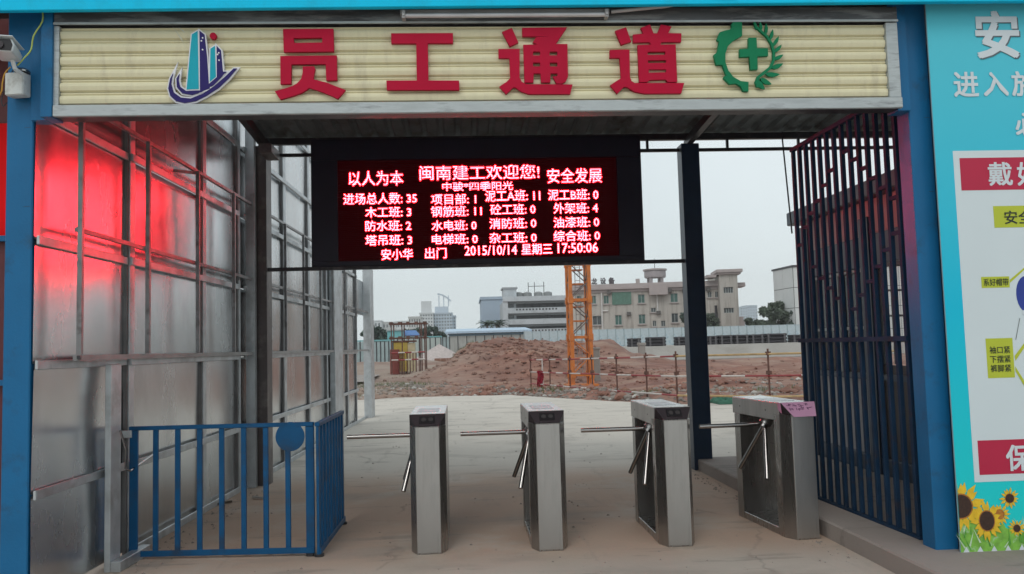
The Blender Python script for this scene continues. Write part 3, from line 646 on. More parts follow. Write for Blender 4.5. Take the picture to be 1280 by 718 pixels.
# ================================================================== BLUE BARRIER FENCE (left)
def barrier(label, p0, p1, n, disc=None, zt=.945):
    p0, p1 = Vector(p0), Vector(p1); d = p1-p0; Ln = d.length
    t = thing('barrier_fence', label, 'fence', p0, math.atan2(d.y, d.x), 'blue bar barrier panels')
    for i in range(n):
        x = Ln*i/(n-1); w = .018 if 0 < i < n-1 else .030
        MB().box(x-w, x+w, -.010, .010, .03 if 0 < i < n-1 else 0, zt-.030).build('upright_bar', RAILBLUE, t, bevel=.002)
    MB().box(-.03, Ln+.03, -.018, .018, zt-.029, zt).build('top_rail', RAILBLUE, t, bevel=.003)
    for i in range(n-1):
        a_, b_ = Ln*i/(n-1), Ln*(i+1)/(n-1)
    MB().box(-.03, Ln+.03, -.020, -.0105, .020, .062).build('bottom_rail', RAILBLUE, t, bevel=.002)
    for x in (0, Ln):
        MB().tube((x+.0, .0, -.0), (x, .0, .02), .035, 10).build('foot', DARKST, t)
    if disc: MB().tube((disc[0], -.017, disc[1]), (disc[0], -.0115, disc[1]), disc[2], 28).build('round_plate', RAILBLUE, t)
    return t
barrier('blue barred barrier panel facing the viewer with a round plate in its upper corner', (-2.40, 6.20, 0), (-1.125, 6.10, 0), 9, (1.14, .845, .105))
f2 = barrier('blue barred barrier panel running back along the lane from the corner', (-1.062, 6.07, 0), (-1.05, 7.14, 0), 9)
bk = thing('wall_bracket', 'short galvanised arm holding the blue barrier to the sheet wall', 'bracket', (-2.44, 6.19, .90))
MB().box(-.06, .03, -.012, .012, -.035, .02).build('arm', GALV, bk, bevel=.003)
MB().box(-.075, -.06, -.03, .03, -.045, .03).build('plate', GALV, bk)

# ================================================================== TURNSTILES
def turnstile():
    t = thing('turnstile', '', 'turnstile', (0,0,0), 0, 'stainless steel tripod turnstiles')
    w, Ln, H = .130, .95, .975
    c = .045; cd = .105; colL = .20
    foot = [(-w, cd), (-w+c, 0), (w-c, 0), (w, cd), (w, colL), (-w, colL)]
    def clip_top(poly, z0, ztop):
        return MB().prism(poly, z0, ztop)
    # near upright with chamfered corners, and its sloping reader face
    mb = MB(); P = foot
    vs = [(x, y, 0) for x, y in P] + [(-w, cd, .895), (-w+c, 0, .895), (w-c, 0, .895), (w, cd, .895), (w, colL, .895), (-w, colL, .895)]
    n = 6; mb.add(vs, [tuple(reversed(range(6)))]+[(i, (i+1)%n, (i+1)%n+n, i+n) for i in range(6)]+[tuple(range(6,12))])
    mb.build('front_upright', STEEL, t, bevel=.003)
    MB().box(-w+c+.002, w-c-.002, -.0035, -.0005, .012, .888).build('front_panel', STEELP, t, bevel=.001)
    # head: sloping reader face narrowing to the upright
    MB().add([(-w+c, 0, .897), (w-c, 0, .897), (w, cd, .897), (-w, cd, .897), (-w, .070, H), (w, .070, H), (w, cd, H), (-w, cd, H)],
             [(0,3,2,1), (0,1,5,4), (1,2,6,5), (2,3,7,6), (3,0,4,7), (4,5,6,7)]).build('reader_head', SMOKE, t, bevel=.002)
    rf = MB()
    nrm = Vector((0, -(H-.897), .070)).normalized()
    def fp(x, s_, o): # point on slope
        y = .070*s_; z = .897+(H-.897)*s_; return (x+0, y+nrm.y*o, z+nrm.z*o)
    rf.add([fp(-.055,.22,.001), fp(.055,.22,.001), fp(.055,.82,.001), fp(-.055,.82,.001), fp(-.055,.22,.006), fp(.055,.22,.006), fp(.055,.82,.006), fp(-.055,.82,.006)], [(4,5,6,7),(0,1,5,4),(1,2,6,5),(2,3,7,6),(3,0,4,7)])
    cr_ = rf.build('card_reader', BLACK, t, bevel=.001)
    for xx in (-.024, .026):
        a_ = Vector(fp(xx, .52, .0065)); MB().tube(a_, a_+nrm*.002, .017, 14).build('indicator', mat('indicator_grey', (.05,.045,.045), .3), cr_)
    # top cover box, with a paler plate on top
    MB().box(-w, w, cd+.001, Ln, .845, H-.0005).build('top_box', STEELP, t, bevel=.003)
    MB().box(-w+.003, w-.003, .078, Ln-.003, H+.0005, H+.004).build('lid', mat('lid_steel', (.66, .66, .65), .20, 1.0, var=.08, nscale=8), t, bevel=.001)
    MB().box(-.085, .075, .26, .62, H+.0045, H+.0055).build('lid_label', mat('lid_label', (.42, .44, .46), .25, .7, var=.3, nscale=22), t)
    MB().tube((-w-.002, .33, .91), (-w+.002, .33, .91), .006, 10).build('lock', BLACK, t)
    MB().tube((-w-.002, .80, .91), (-w+.002, .80, .91), .006, 10).build('lock', BLACK, t)
    # far upright, base tray, right-hand side panel with louvres
    MB().prism([(-w, Ln-.14), (w, Ln-.14), (w, Ln-.03), (w-c, Ln), (-w+c, Ln), (-w, Ln-.03)], 0, .843).build('rear_upright', STEEL, t, bevel=.003)
    MB().box(-w+.002, w-.002, colL+.001, Ln-.141, 0, .055).build('base_tray', STEEL, t, bevel=.003)
    sidep = MB().box(w-.012, w-.001, colL+.001, Ln-.141, .056, .844).build('side_panel', STEEL, t)
    MB().box(w-.014, w-.0125, colL+.01, Ln-.15, .600, .603).build('seam', BLACK, sidep)
    for i in range(3): MB().box(w-.020, w-.0125, .44, .66, .25+i*.032, .262+i*.032).build('added_or_light_louvre', mat('slot_light', (.75,.74,.72), .5), sidep)  # pale colour stands for light coming through the slots
    # tripod mechanism
    hub = Vector((-.095, .43, .795)); ax = Vector((-.62, 0, -.78)).normalized()
    hb_ = MB().tube(hub-ax*.07, hub+ax*.005, .048, 16).build('hub', STEEL, t, smooth=True)
    MB().tube(hub+ax*.006, hub+ax*.03, .036, 16).build('hub_cap', CHROME, hb_, smooth=True)
    for d in ((-1, .0, .0), (-.25, .50, -.78), (-.20, -.42, -.80)):
        d = Vector(d).normalized(); q = hub+ax*.0+d*.03
        MB().tube(q, q+d*(.50 if d.x < -.9 else .42), .0165, 14).build('arm', CHROME, t, smooth=True)
    return t
T0 = turnstile()
tp = [(-.278, 5.985), (.582, 5.935), (1.500, 5.905), (2.452, 5.955)]
tlab = ['stainless steel turnstile nearest the blue barrier, first from the left', 'stainless steel turnstile with card reader, second from the left',
        'stainless steel turnstile with card reader, open side showing, third from the left', 'stainless steel turnstile with a pink paper notice, nearest the kerb and grille']
TS = []
for i, (x, y) in enumerate(tp):
    t = T0 if i == 0 else copy_tree(T0)
    t.location = (x, y, 0); t['label'] = tlab[i]; TS.append(t)
TS[3].rotation_euler.z = R(5)
# pink paper with two lines of writing over the fourth head
w, Hh = .130, .975
nrm = Vector((0, -(Hh-.897), .070)).normalized()
pn = thing('paper_notice', 'pink paper notice with two handwritten lines stuck on the last turnstile', 'notice', (2.452, 5.955, 0), R(5))
o6 = .008
def sp_(x, s_, o=o6): return (x, .070*s_+nrm.y*o, .897+(Hh-.897)*s_+nrm.z*o)
MB().add([sp_(-.080, -.25), sp_(.095, -.25), sp_(.132, 1.02), sp_(-.132, 1.02), sp_(-.080, -.25, o6+.001), sp_(.095, -.25, o6+.001), sp_(.132, 1.02, o6+.001), sp_(-.132, 1.02, o6+.001)], [(4,5,6,7),(0,3,2,1),(0,1,5,4),(1,2,6,5),(2,3,7,6),(3,0,4,7)]).build('sheet', PINK, pn)
MB().add([(-.134, .066, .978), (-.134, .115, .985), (-.134, .115, .93), (-.134, .05, .90)], [(0,1,2,3)]).build('folded_edge', PINK, pn)
ik = MB(); random.seed(5)
for row, s_ in ((0, .72), (1, .42)):
    for cidx in range(4):
        cx = -.085+cidx*.045+row*.012
        for q in range(5):
            x0_ = cx+random.uniform(-.016, .012); ss = s_+random.uniform(-.09, .09)
            if q % 2: ik.add([sp_(x0_, ss, .0102), sp_(x0_+.022, ss+.01, .0102), sp_(x0_+.022, ss+.05, .0102), sp_(x0_, ss+.04, .0102)], [(0,1,2,3)])
            else: ik.add([sp_(x0_, ss-.08, .0102), sp_(x0_+.004, ss-.08, .0102), sp_(x0_+.006, ss+.1, .0102), sp_(x0_+.002, ss+.1, .0102)], [(0,1,2,3)])
ik.build('writing', INK, pn)

# ================================================================== RIGHT GRILLE
GP = Plane((2.94, 5.34), R(91.6))
gr = thing('steel_grille', 'blue steel bar grille with a stepped diamond pattern beside the kerb', 'grille', (2.94, 5.34, 0), R(91.6))
NB = 14; GL = 1.60
us = [GL*i/(NB-1) for i in range(NB)]
for i, u in enumerate(us):
    w_ = .0165 if i not in (0,) else .018
    MB().box(u-w_, u+w_, -.0145, .0145, .145, 3.07).build('bar', GRP, gr, bevel=.002)
MB().box(-.03, GL+.03, -.02, .02, 3.072, 3.105).build('top_rail', GRP, gr, bevel=.002)
MB().box(-.03, GL+.03, -.02, .02, .105, .143).build('bottom_rail', GRP, gr, bevel=.002)
MB().box(-.03, GL+.03, .014, .030, 1.415, 1.448).build('middle_rail', GRP, gr)
for px_, py_ in [(999,307),(1008.5,284),(1017.5,266),(1026,250),(1035,230),(1044,211),(1053.5,191),(1065,201),(1077.5,211.5),(1090,223.5),(1104,235),(1119,247),(1126,290),(1019,333.5),(1030,347.5),(1040,360),(1052.5,372.5),(1065,387),(1074.5,369.5),(1084,352.5),(1093,334),(1108,312.5)]:
    u, z = GP.uz(px_, py_)
    u_ = max(0, min(GL, u)); k_ = min(NB-2, int(u_/(GL/(NB-1))))
    MB().box(us[k_]+.014, us[k_+1]-.014, -.011, .011, z-.013, z+.013).build('connector', GRP, gr)

# ================================================================== GUARD BOOTH behind the grille
BW = mat('booth_pale_panel', (.36, .35, .36), .6, var=.06); BP_ = mat('booth_pink_panel', (.42, .30, .30), .6, var=.06)
GLS = mat('dark_glass', (.02, .025, .03), .08, alpha=.75); CLR = mat('clear_glass', (.7, .8, .8), .05, alpha=.15)
INT = mat('booth_interior', (.06, .055, .05), .8)
bo = thing('guard_booth', 'dark blue framed guard booth with windows behind the bar grille', 'booth', (4.0, 0, .125))
for y, w_, z_ in ((9.42, .17, 2.62), (7.98, .15, 2.5), (5.6, .15, 2.5)): MB().box(-.03, .14, y-w_, y+w_*.3, 0, z_).build('corner_post', DBLUE, bo, bevel=.004)
MB().box(2.6, 2.75, 9.25, 9.45, 0, 2.6).build('corner_post', DBLUE, bo)
MB().box(-.02, .10, 5.4, 9.24, .0, .16).build('base_beam', DBLUE, bo, bevel=.004)
for a_, b_ in ((8.05, 9.24),): MB().box(.02, .06, a_, b_, .162, .90).build('lower_panel', BW, bo)
MB().box(.02, .06, 5.7, 7.8, .162, 1.05).build('lower_panel', mat('booth_door', (.04, .03, .028), .5), bo)
MB().box(-.01, .08, 5.7, 9.24, .902, .96).build('window_sill', DBLUE, bo)
MB().box(-.01, .08, 5.7, 9.24, 2.02, 2.34 - .02).build('lintel', DBLUE, bo)
MB().box(-.005, .05, 5.7, 9.24, 2.325, 2.66).build('upper_panel', BP_, bo)
MB().box(-.12, 2.9, 5.2, 9.6, 2.665, 2.82).build('roof', DBLUE, bo, bevel=.01)
wn = MB().box(.0, .04, 8.06, 9.2, 1.40, 1.43).box(.0, .04, 8.06, 9.2, 1.98, 2.01).box(.0, .04, 8.60, 8.63, .962, 1.98).box(.0, .04, 9.17, 9.2, .962, 1.98).build('window', mat('window_frame_pale', (.45, .47, .47), .5), bo)
MB().box(.042, .048, 8.06, 9.2, .962, 2.01).build('pane', GLS, wn)
wn = MB().box(.0, .04, 5.75, 7.8, 1.98, 2.01).box(.0, .04, 7.2, 7.23, 1.06, 1.98).box(.0, .04, 7.5, 7.52, 1.06, 1.98).build('window', DARKST, bo)
MB().box(.042, .048, 5.75, 7.8, 1.06, 2.01).build('pane', CLR, wn)
# rear wall with an opening
rb = MB()
for bx in ((.15, .72, 0, 2.66), (1.75, 2.6, 0, 2.66), (.722, 1.748, 0, .95), (.722, 1.748, 2.15, 2.66)): rb.box(bx[0], bx[1], 9.46, 9.50, bx[2], bx[3])
rb.build('rear_wall', INT, bo)
wf = MB()
for zz in (1.25, 1.55, 1.85): wf.box(.722, 1.748, 9.47, 9.49, zz, zz+.025)
wf.build('window', DARKST, bo)
MB().box(2.7, 2.74, 5.4, 9.24, 0, 2.66).build('side_wall', INT, bo)
MB().box(.2, 2.5, 8.3, 8.9, 0, .75).build('desk', INT, bo)

# ================================================================== SAFETY POSTER
PY = 4.975
ps = thing('safety_poster', 'large cyan and white safety poster board with sunflowers right of the gate', 'poster', (0, PY, 0))
PX0 = 2.990
def pp(x, y): p = onY(x, y, PY); return (p.x, p.z)
MB().box(PX0, 5.1, .002, .014, .115, 3.70).build('board', mat('board_core', (.30, .44, .50), .6), ps, bevel=.002)
def pq(name, pts, m_, layer, label=None):
    me = curve_mesh(name, [pts], .0004, m_); return put(name, me, ps, (0, -.0012*layer, 0), label=label)
PCY = mat('poster_cyan_grade', (.07, .42, .50), .6, spec=.2, var=.02)
t_ = PCY.node_tree; b_ = t_.nodes['Principled BSDF']; co_ = t_.nodes.new('ShaderNodeTexCoord'); se = t_.nodes.new('ShaderNodeSeparateXYZ'); rr = t_.nodes.new('ShaderNodeValToRGB')
t_.links.new(co_.outputs['Object'], se.inputs[0]); mr = t_.nodes.new('ShaderNodeMapRange'); mr.inputs['From Max'].default_value = 3.6; t_.links.new(se.outputs['Z'], mr.inputs[0]); t_.links.new(mr.outputs[0], rr.inputs[0])
ee = rr.color_ramp.elements; ee[0].position = .1; ee[0].color = (.015, .62, .62, 1); ee[1].position = .95; ee[1].color = (.10, .56, .68, 1)
q_ = ee.new(.45); q_.color = (.01, .50, .70, 1)
t_.links.new(rr.outputs[0], b_.inputs['Base Color'])
pq('sky_print', [(PX0, .118), (5.1, .118), (5.1, 3.70), (PX0, 3.70)], PCY, 0)
pb = [pp(1190,189), pp(1222,603)]
wx = pb[0][0]+.004
pq('white_field', [(wx, pb[1][1]), (5.0, pb[1][1]), (5.0, pb[0][1]), (wx, pb[0][1])], POSTER, 1)
def rect(x0, y0, x1, y1): 
    a_, b_ = pp(x0, y0), pp(x1, y1); return [(a_[0], b_[1]), (b_[0], b_[1]), (b_[0], a_[1]), (a_[0], a_[1])]
def redband(xl, yt, yb, layer=2):
    a_, b_ = pp(xl, yt), pp(xl, yb); pq('red_band', [(a_[0], b_[1]), (4.9, b_[1]), (4.9, a_[1]), (a_[0], a_[1])], PRED, layer)
redband(1199, 198, 238.5); redband(1221.5, 551, 594)
def ptext(s, x0, y0, x1, y1, m_, off, layer=4):
    a_, b_ = pp(x0, y0), pp(x1, y1)
    # corrected for the board's lean in the picture: width from the mid-height row
    c_, d_ = pp(x0, (y0+y1)/2), pp(x1, (y0+y1)/2)
    return put('lettering', text_mesh('lettering', s, (c_[0], d_[0], pp((x0+x1)/2, y1)[1], pp((x0+x1)/2, y0)[1]), m_, off, .0004), ps, (0, -.0012*layer, 0), label=s)
def sh(o, me_m, dx=.008, dz=-.007):
    c = o.copy(); c.data = o.data.copy(); c.data.materials.clear(); c.data.materials.append(me_m); COL.objects.link(c); c.parent = ps; c.location = (dx, o.location.y+.0006, dz); c.name = 'lettering_edge'; del c['label']
o = ptext('安', 1220, 15.5, 1272, 72, PINKW, .035); sh(o, PGREY)
ptext('进', 1192, 91, 1222, 121, PINKW, .03); ptext('入', 1229, 91, 1259, 120, PINKW, .03); ptext('施', 1264.5, 90, 1297, 120, PINKW, .03)
ptext('必', 1269, 142, 1299, 170, PINKW, .03)
ptext('戴', 1235, 203.5, 1264.5, 232, PINKW, .025); ptext('好', 1271, 203.5, 1301, 232, PINKW, .025)
ptext('保', 1257.5, 556.5, 1288, 588, PINKW, .03)
a_, b_ = pp(1241, 258), pp(1243, 285)
pq('lime_label', [(a_[0], b_[1]), (a_[0]+.42, b_[1]), (a_[0]+.42, a_[1]), (a_[0], a_[1])], PLIME, 2)
ptext('安全', 1255, 263.5, 1290, 280, PDARK, .015)
pq('lime_label', rect(1226, 346.5, 1262, 359.5), PLIME, 2); ptext('系好帽带', 1229, 348.5, 1260, 357.5, PDARK, .008)
pq('lime_pointer', [pp(1262, 350), pp(1262, 354), pp(1284, 334), pp(1282, 333)], PLIME, 2)
pq('lime_label', rect(1231.5, 423.5, 1268.5, 472), PLIME, 2)
for s_, y0_ in (('袖口紧', 433), ('下摆紧', 444.5), ('裤脚紧', 456)): ptext(s_, 1236.5+(y0_-433)*.06, y0_, 1262+(y0_-433)*.06, y0_+9, PDARK, .008)
pq('lime_pointer', [pp(1268, 445), pp(1269, 451), pp(1290, 420), pp(1289, 417)], PLIME, 3); pq('lime_pointer', [pp(1268.5, 458), pp(1269, 464), pp(1290, 500), pp(1291, 494)], PLIME, 3)
c_ = pp(1283, 368); pq('blue_sleeve', circ(c_, .068, 24, .115), PBLUE, 2)
pq('white_glove', circ(pp(1281, 391), .018, 14), PINKW, 3)
pq('thin_pointer', [pp(1274, 398), pp(1274.6, 398), pp(1269.5, 425), pp(1269, 425)], PDARK, 3)
# printed meadow and sunflowers
gpts = [(PX0, .118), (5.1, .118)]; random.seed(11); x = 5.1
while x > PX0: gpts.append((x, .30+.05*math.sin(x*7)+random.uniform(-.03, .045))); x -= .018
gpts.append((PX0, .30)); pq('meadow_print', gpts, PGRN, 1)
PG2 = mat('printed_leaf_dark', (.10, .34, .04), .6, var=.3, nscale=20); PG3 = mat('printed_leaf_pale', (.50, .66, .45), .6)
for i in range(46):
    x = PX0+.01+random.random()*.62; z = .13+random.random()*.13; h_ = random.uniform(.05, .13); lean = random.uniform(-.05, .05)
    pq('grass_blade', [(x, z), (x+.012, z), (x+lean, z+h_)], PG2 if i % 3 else PG3, 2+(i % 3)*.3)
for i in range(9):
    x = PX0+.03+i*.088; pq('white_notch', [(x-.02, .119), (x+.025, .119), (x+.004, .157)], PINKW, 3.5)
def flower(x, y, r, core, n, layer, sq=1, cc=PBRN):
    c = pp(x, y); rnd = random.Random(int(x)); 
    for i in range(n):
        a = 2*math.pi*i/n+rnd.uniform(-.1, .1); rr_ = r*rnd.uniform(.85, 1.08); dx, dz = math.cos(a)*sq, math.sin(a); nx, nz2 = -math.sin(a)*sq, math.cos(a)
        pts = [(c[0]+dx*core*.7, c[1]+dz*core*.7), (c[0]+dx*rr_*.65+nx*r*.13, c[1]+dz*rr_*.65+nz2*r*.13), (c[0]+dx*rr_, c[1]+dz*rr_), (c[0]+dx*rr_*.65-nx*r*.13, c[1]+dz*rr_*.65-nz2*r*.13)]
        pts = [(max(PX0+.0005, p_[0]), p_[1]) for p_ in pts]
        pq('petal', pts, PYEL, layer+(i % 2)*.25)
    pts = [(max(PX0+.001, p_[0]), p_[1]) for p_ in circ(c, core*sq*1.12, 22, core*1.12)]; pq('seed_rim', pts, PORG, layer+.6)
    pts = [(max(PX0+.001, p_[0]), p_[1]) for p_ in circ(c, core*sq, 22, core)]; pq('seed_disc', pts, cc, layer+.9)
flower(1200.5, 633, .155, .070, 20, 3)
flower(1233, 651, .128, .058, 18, 4.2, .8)
flower(1249, 643, .070, .028, 14, 3.2, 1, PORG)
flower(1261.5, 623, .066, .027, 14, 3.2); flower(1270.5, 660.5, .056, .022, 13, 3.2)
# wall in the shade under the poster
MB().box(3.05, 6.0, .30, .36, .125, 3.4).build('backing_wall', mat('backing_wall', (.10, .10, .11), .8), ps)

# ================================================================== BACKGROUND
def far_window(parent, u0, u1, z0, z1, mg, mf, depth=.2, y0=0, bars=2, sill=False):
    mb = MB(); y = y0+depth*.6; w_ = .05
    mb.box(u0, u1, y, y+.05, z0, z0+w_); mb.box(u0, u1, y, y+.05, z1-w_, z1); mb.box(u0, u0+w_, y, y+.05, z0+w_, z1-w_); mb.box(u1-w_, u1, y, y+.05, z0+w_, z1-w_)
    for k_ in range(1, bars): c = u0+(u1-u0)*k_/bars; mb.box(c-.03, c+.03, y, y+.05, z0+w_, z1-w_)
    wn = mb.build('window', mf, parent)
    MB().box(u0, u1, y+.055, y+.08, z0, z1).build('pane', mg, wn)
    return wn
# ---- beige office block
BEI = mat('beige_render', (.46, .43, .39), .85, var=.07, nscale=.5, dirt=(.27, .24, .21), dscale=.8, dth=(.50, .68), stretch=(3, 3, .22))
BTR = mat('pinkish_cornice', (.40, .345, .335), .8, var=.08, nscale=1)
GGL = mat('green_glass', (.05, .13, .11), .15, var=.3, nscale=1.5); DGL = mat('grey_glass', (.07, .08, .085), .15, var=.3, nscale=1.5)
WFR = mat('pale_window_frame', (.35, .38, .37), .5); GNET = mat('green_netting', (.10, .20, .155), .8, var=.2)
OB = Plane((16, 105), R(-9)); 
def bz(x, y, off=0): return OB.uz(x, y, off)
ob = thing('office_block', 'beige rendered office block with roof letters and a water tank', 'building', (16, 105, 0), R(-9))
uL = bz(711, 400)[0]; uR = bz(900, 400)[0]; ztop = bz(800, 358.6)[1]
uT0 = bz(899, 400)[0]; uT1 = bz(921.5, 400)[0]
wins = [(739.5,745,370,380,GGL),(754.5,761,369.5,380,GGL),(766,788,365.5,380,GNET),(797.4,806,368.2,379,GGL),(838,847.4,366.8,378,GGL),(855.5,863,366,377,GGL),
        (741,752,395,406.3,DGL),(769,777.4,394,406.3,GGL),(798.4,806.7,393.2,405,GGL),(839.4,847.8,391.8,403.3,DGL),(813.7,820,385,390.5,DGL),(815.8,820.6,401,408.3,DGL),(826.5,831.8,401,408.3,DGL),(884.7,889.6,364.7,372,DGL),(893.8,898.5,364.5,372,DGL),(721,727,370,380,GGL),(890,898,391,404,DGL)]
H = []
for x0, x1, y0, y1, g in wins:
    xm = (x0+x1)/2; H.append((bz(x0, (y0+y1)/2)[0], bz(x1, (y0+y1)/2)[0], bz(xm, y1)[1], bz(xm, y0)[1], g))
mb = MB(); strip(mb, uL, uT0, -1, ztop, [h[:4] for h in H]); mb.box(uL, uT0, .4, 14, -1, ztop-.1)
mb.build('wall', BEI, ob)
for h in H:
    if h[4] is GNET:
        MB().box(h[0]-.1, h[1]+.1, -.12, -.06, h[2]-.1, h[3]+.1).build('scaffold_net', GNET, ob)
    far_window(ob, h[0], h[1], h[2], h[3], h[4] if h[4] is not GNET else GGL, WFR)
    if h[4] is not GNET: MB().box(h[0]-.12, h[1]+.12, -.18, -.005, h[2]-.14, h[2]-.02).build('window_sill', BTR, ob)
mb = MB().box(uL-.2, uT0, -.5, .0, ztop-.25, ztop).box(uL-.2, uT0, -.2, .0, ztop-.6, ztop-.26).box(uL-.2, uT0, -.3, .3, ztop+.003, ztop+.45); mb.build('cornice', BTR, ob)
# balcony-like moulding under the tank
a_ = bz(811, 364)[0]; b_ = bz(834, 364)[0]; MB().box(a_, b_, -1.0, -.51, ztop-1.15, ztop+.2).build('parapet', BTR, ob)
# stair tower on the right end
tz = bz(910, 342)[1]
tw = [(904.5,916.5,359,366.5),(905,917.5,385,391.5)]
mb = MB(); TH = [(bz(x0,(y0+y1)/2,-1.5)[0], bz(x1,(y0+y1)/2,-1.5)[0], bz(911,y1,-1.5)[1], bz(911,y0,-1.5)[1]) for x0,x1,y0,y1 in tw]
strip(mb, uT0, uT1, -1, tz, TH, -1.5, .3); mb.box(uT0, uT1, -1.1, 9, -1, tz-.05); mb.add([(uT0,-1.5,-1),(uT0,-1.1,-1),(uT0,-1.1,tz),(uT0,-1.5,tz)],[(0,1,2,3)]); mb.add([(uT1,-1.5,-1),(uT1,-1.1,-1),(uT1,-1.1,tz),(uT1,-1.5,tz)],[(3,2,1,0)])
mb.build('stair_tower', BEI, ob)
for h in TH: far_window(ob, *h, DGL, WFR, .3, -1.5, 4)
mb = MB().box(uT0-.35, uT1+.6, -2.0, 3.4, tz+.003, tz+.38).box(uT0-.2, uT1+.4, -1.8, 3.2, tz-.25, tz).box(uT0-1.5, uT0-.36, -1.6, 2.0, tz-.55, tz-.22)
mb.build('tower_roof', BTR, ob)
mb = MB().box(uT1+.003, uT1+1.2, 0, 3, tz-1.7, tz-1.2).box(uT1+.003, uT1+.9, 0, 3, tz-6.9, tz-6.1).box(uT1+.003, uT1+.7, -.5, 4, -1, tz-5.5); mb.build('side_balcony', BTR, ob)
# projecting lower bay, pipes, air units
a_ = bz(811.5, 400)[0]; b_ = bz(833, 400)[0]; z_ = bz(822, 392)[1]
PIPE = mat('white_downpipe', (.62, .60, .58), .5)
for xx, y0, y1 in ((752.5, 366, 412), (821.5, 362, 390)):
    u_ = bz(xx, (y0+y1)/2)[0]; MB().tube((u_, -.12, bz(xx, y1)[1]), (u_, -.12, bz(xx, y0)[1]), .10, 8).build('downpipe', PIPE, ob)
u_ = bz(900.5, 400)[0]; MB().tube((u_-.5, -.12, -1), (u_-.5, -.12, tz-4), .16, 8).build('downpipe', DARKST, ob)
MB().tube((bz(752.5,390)[0], -.12, bz(752.5,389)[1]), (bz(760,389)[0], -.12, bz(760,389)[1]), .09, 6).build('downpipe', PIPE, ob)
for xx, yy in ((786, 392.5), (761, 366), (837, 364), (855, 364), (885, 362), (823, 391)):
    u_, z_ = bz(xx, yy); MB().box(u_-.26, u_+.26, -.4, -.02, z_-.22, z_+.22).build('air_unit', mat('air_unit', (.10, .09, .085), .6), ob)
# rusty streaks are in the render; letters on the roof
for s_, x0, x1, y0, y1 in (('龙', 740, 745.5, 349.5, 355), ('设', 751, 756.5, 349, 354.5), ('备', 761.5, 767.5, 348.5, 354.5)):
    u0_, z1_ = bz(x0, y0); u1_, z0_ = bz(x1, y1)
    put('roof_letter', text_mesh('roof_letter', s_, (u0_-.08, u1_+.08, z0_-.05, z1_+.12), mat('roof_letter', (.05, .04, .05), .6), .05, .06), ob, (0, -.1, 0), label='dark roof character '+s_)
    MB().box(u0_+.1, u0_+.18, -.08, .0, ztop+.3, z0_+.1).box(u1_-.18, u1_-.1, -.08, .0, ztop+.3, z0_+.1).build('letter_stand', DARKST, ob)
u_, z_ = bz(782, 357); 
for xx in (798, 764): 
    u_, z_ = bz(xx, 356); MB().box(u_-.25, u_+.25, 1, 1.6, ztop+.3, ztop+1.1).build('chimney', BTR, ob)
# water tank on legs
ub0, zt0 = bz(804, 337.5, 3); ub1, _ = bz(833, 337.5, 3); zb0 = bz(818, 347.5, 3)[1]
wt_ = thing('water_tank', 'round grey water tank on legs above the beige office roof', 'water tank', ob.matrix_world @ Vector((0,0,0)), 0)
cxu = (ub0+ub1)/2; dd = Vector((16+OB.d[0]*cxu+OB.n[0]*3, 105+OB.d[1]*cxu+OB.n[1]*3, 0)); wt_.location = dd
Rr = (ub1-ub0)/2-.1; TANK = mat('tank_concrete', (.36, .32, .33), .8, var=.1, nscale=1)
MB().lathe([(Rr*.96, zb0), (Rr, zb0+.15), (Rr, zt0-.25), (Rr*.97, zt0-.2)], (0,0,0), 28).build('drum', TANK, wt_, smooth=True)
MB().lathe([(Rr+.15, zt0-.19), (Rr+.15, zt0), (.3, zt0+.15)], (0,0,0), 28).build('lid', BTR, wt_, smooth=True)
for a in range(4):
    x, y = Rr*.72*math.cos(a*math.pi/2+.78), Rr*.72*math.sin(a*math.pi/2+.78); MB().box(x-.18, x+.18, y-.18, y+.18, ztop-.1, zb0-.003).build('leg', TANK, wt_)
MB().tube((0,0,zt0+.1), (0,0,zt0+1.4), .04, 6).build('mast', DARKST, wt_)

# ---- white gallery block with open corridors
WHT = mat('pale_blue_render', (.50, .54, .57), .85, var=.05, nscale=.3, dirt=(.38, .41, .43), dscale=.5)
WSH = mat('corridor_wall', (.40, .43, .45), .85, var=.05)
wb = thing('gallery_block', 'long white block with open corridor galleries behind the orange crane mast', 'building', (0, 135, 0))
def gz(x, y, Y=135): p = onY(x, y, Y); return p.x, p.z
gx0, gx1 = gz(629, 390)[0], gz(722, 390)[0]; zs_ = {k_: gz(680, k_)[1] for k_ in (370,376,384.5,391,398.5,405,411,417,425)}
MB().box(gx0, gx1, 1.2, 12, -1, zs_[376]).build('back_wall', WSH, wb)
MB().box(gx0, gx1, -.2, 1.2, zs_[376], zs_[370]).build('parapet', WHT, wb)
for a_, b_ in ((391,384.5), (405,398.5), (417,411)): MB().box(gx0, gx1, 0, 1.19, zs_[a_], zs_[b_]).build('gallery_front', WHT, wb)
MB().box(gx0, gx1, .3, 1.18, -1, zs_[425]).build('ground_front', WHT, wb)
MB().box(gx0-.02, gx0+.8, .01, 2.2, -1, zs_[376]-.01).build('end_wall', WHT, wb)
z_a, z_b = zs_[391], zs_[405]
for row, (zb1, zt1) in enumerate(((zs_[384.5], zs_[376]), (zs_[398.5], zs_[391]), (zs_[411], zs_[405]))):
    for i in range(8):
        xx = gz(646+i*9.5, 390)[0]; dw = MB().box(xx, xx+1.5, 1.14, 1.19, zb1+.1, zt1-.35).build('door', mat('dark_door', (.05, .05, .055), .6), wb)
    if row < 2: MB().box(gz(631, 390)[0], gz(643, 390)[0], 1.12, 1.19, zb1+.2, zt1-.3).build('window', DGL, wb)
for row, zz in enumerate((gz(680,386.5)[1], gz(680,413)[1])):
    for i in range(13):
        xx = gz(645+i*4.1 if row == 0 else 664+i*4.1, 386)[0]
        MB().box(xx, xx+.28, -.012, -.004, zz-.13, zz+.13).build('vent_hole', mat('vent_dark', (.04, .04, .045), .9), wb)
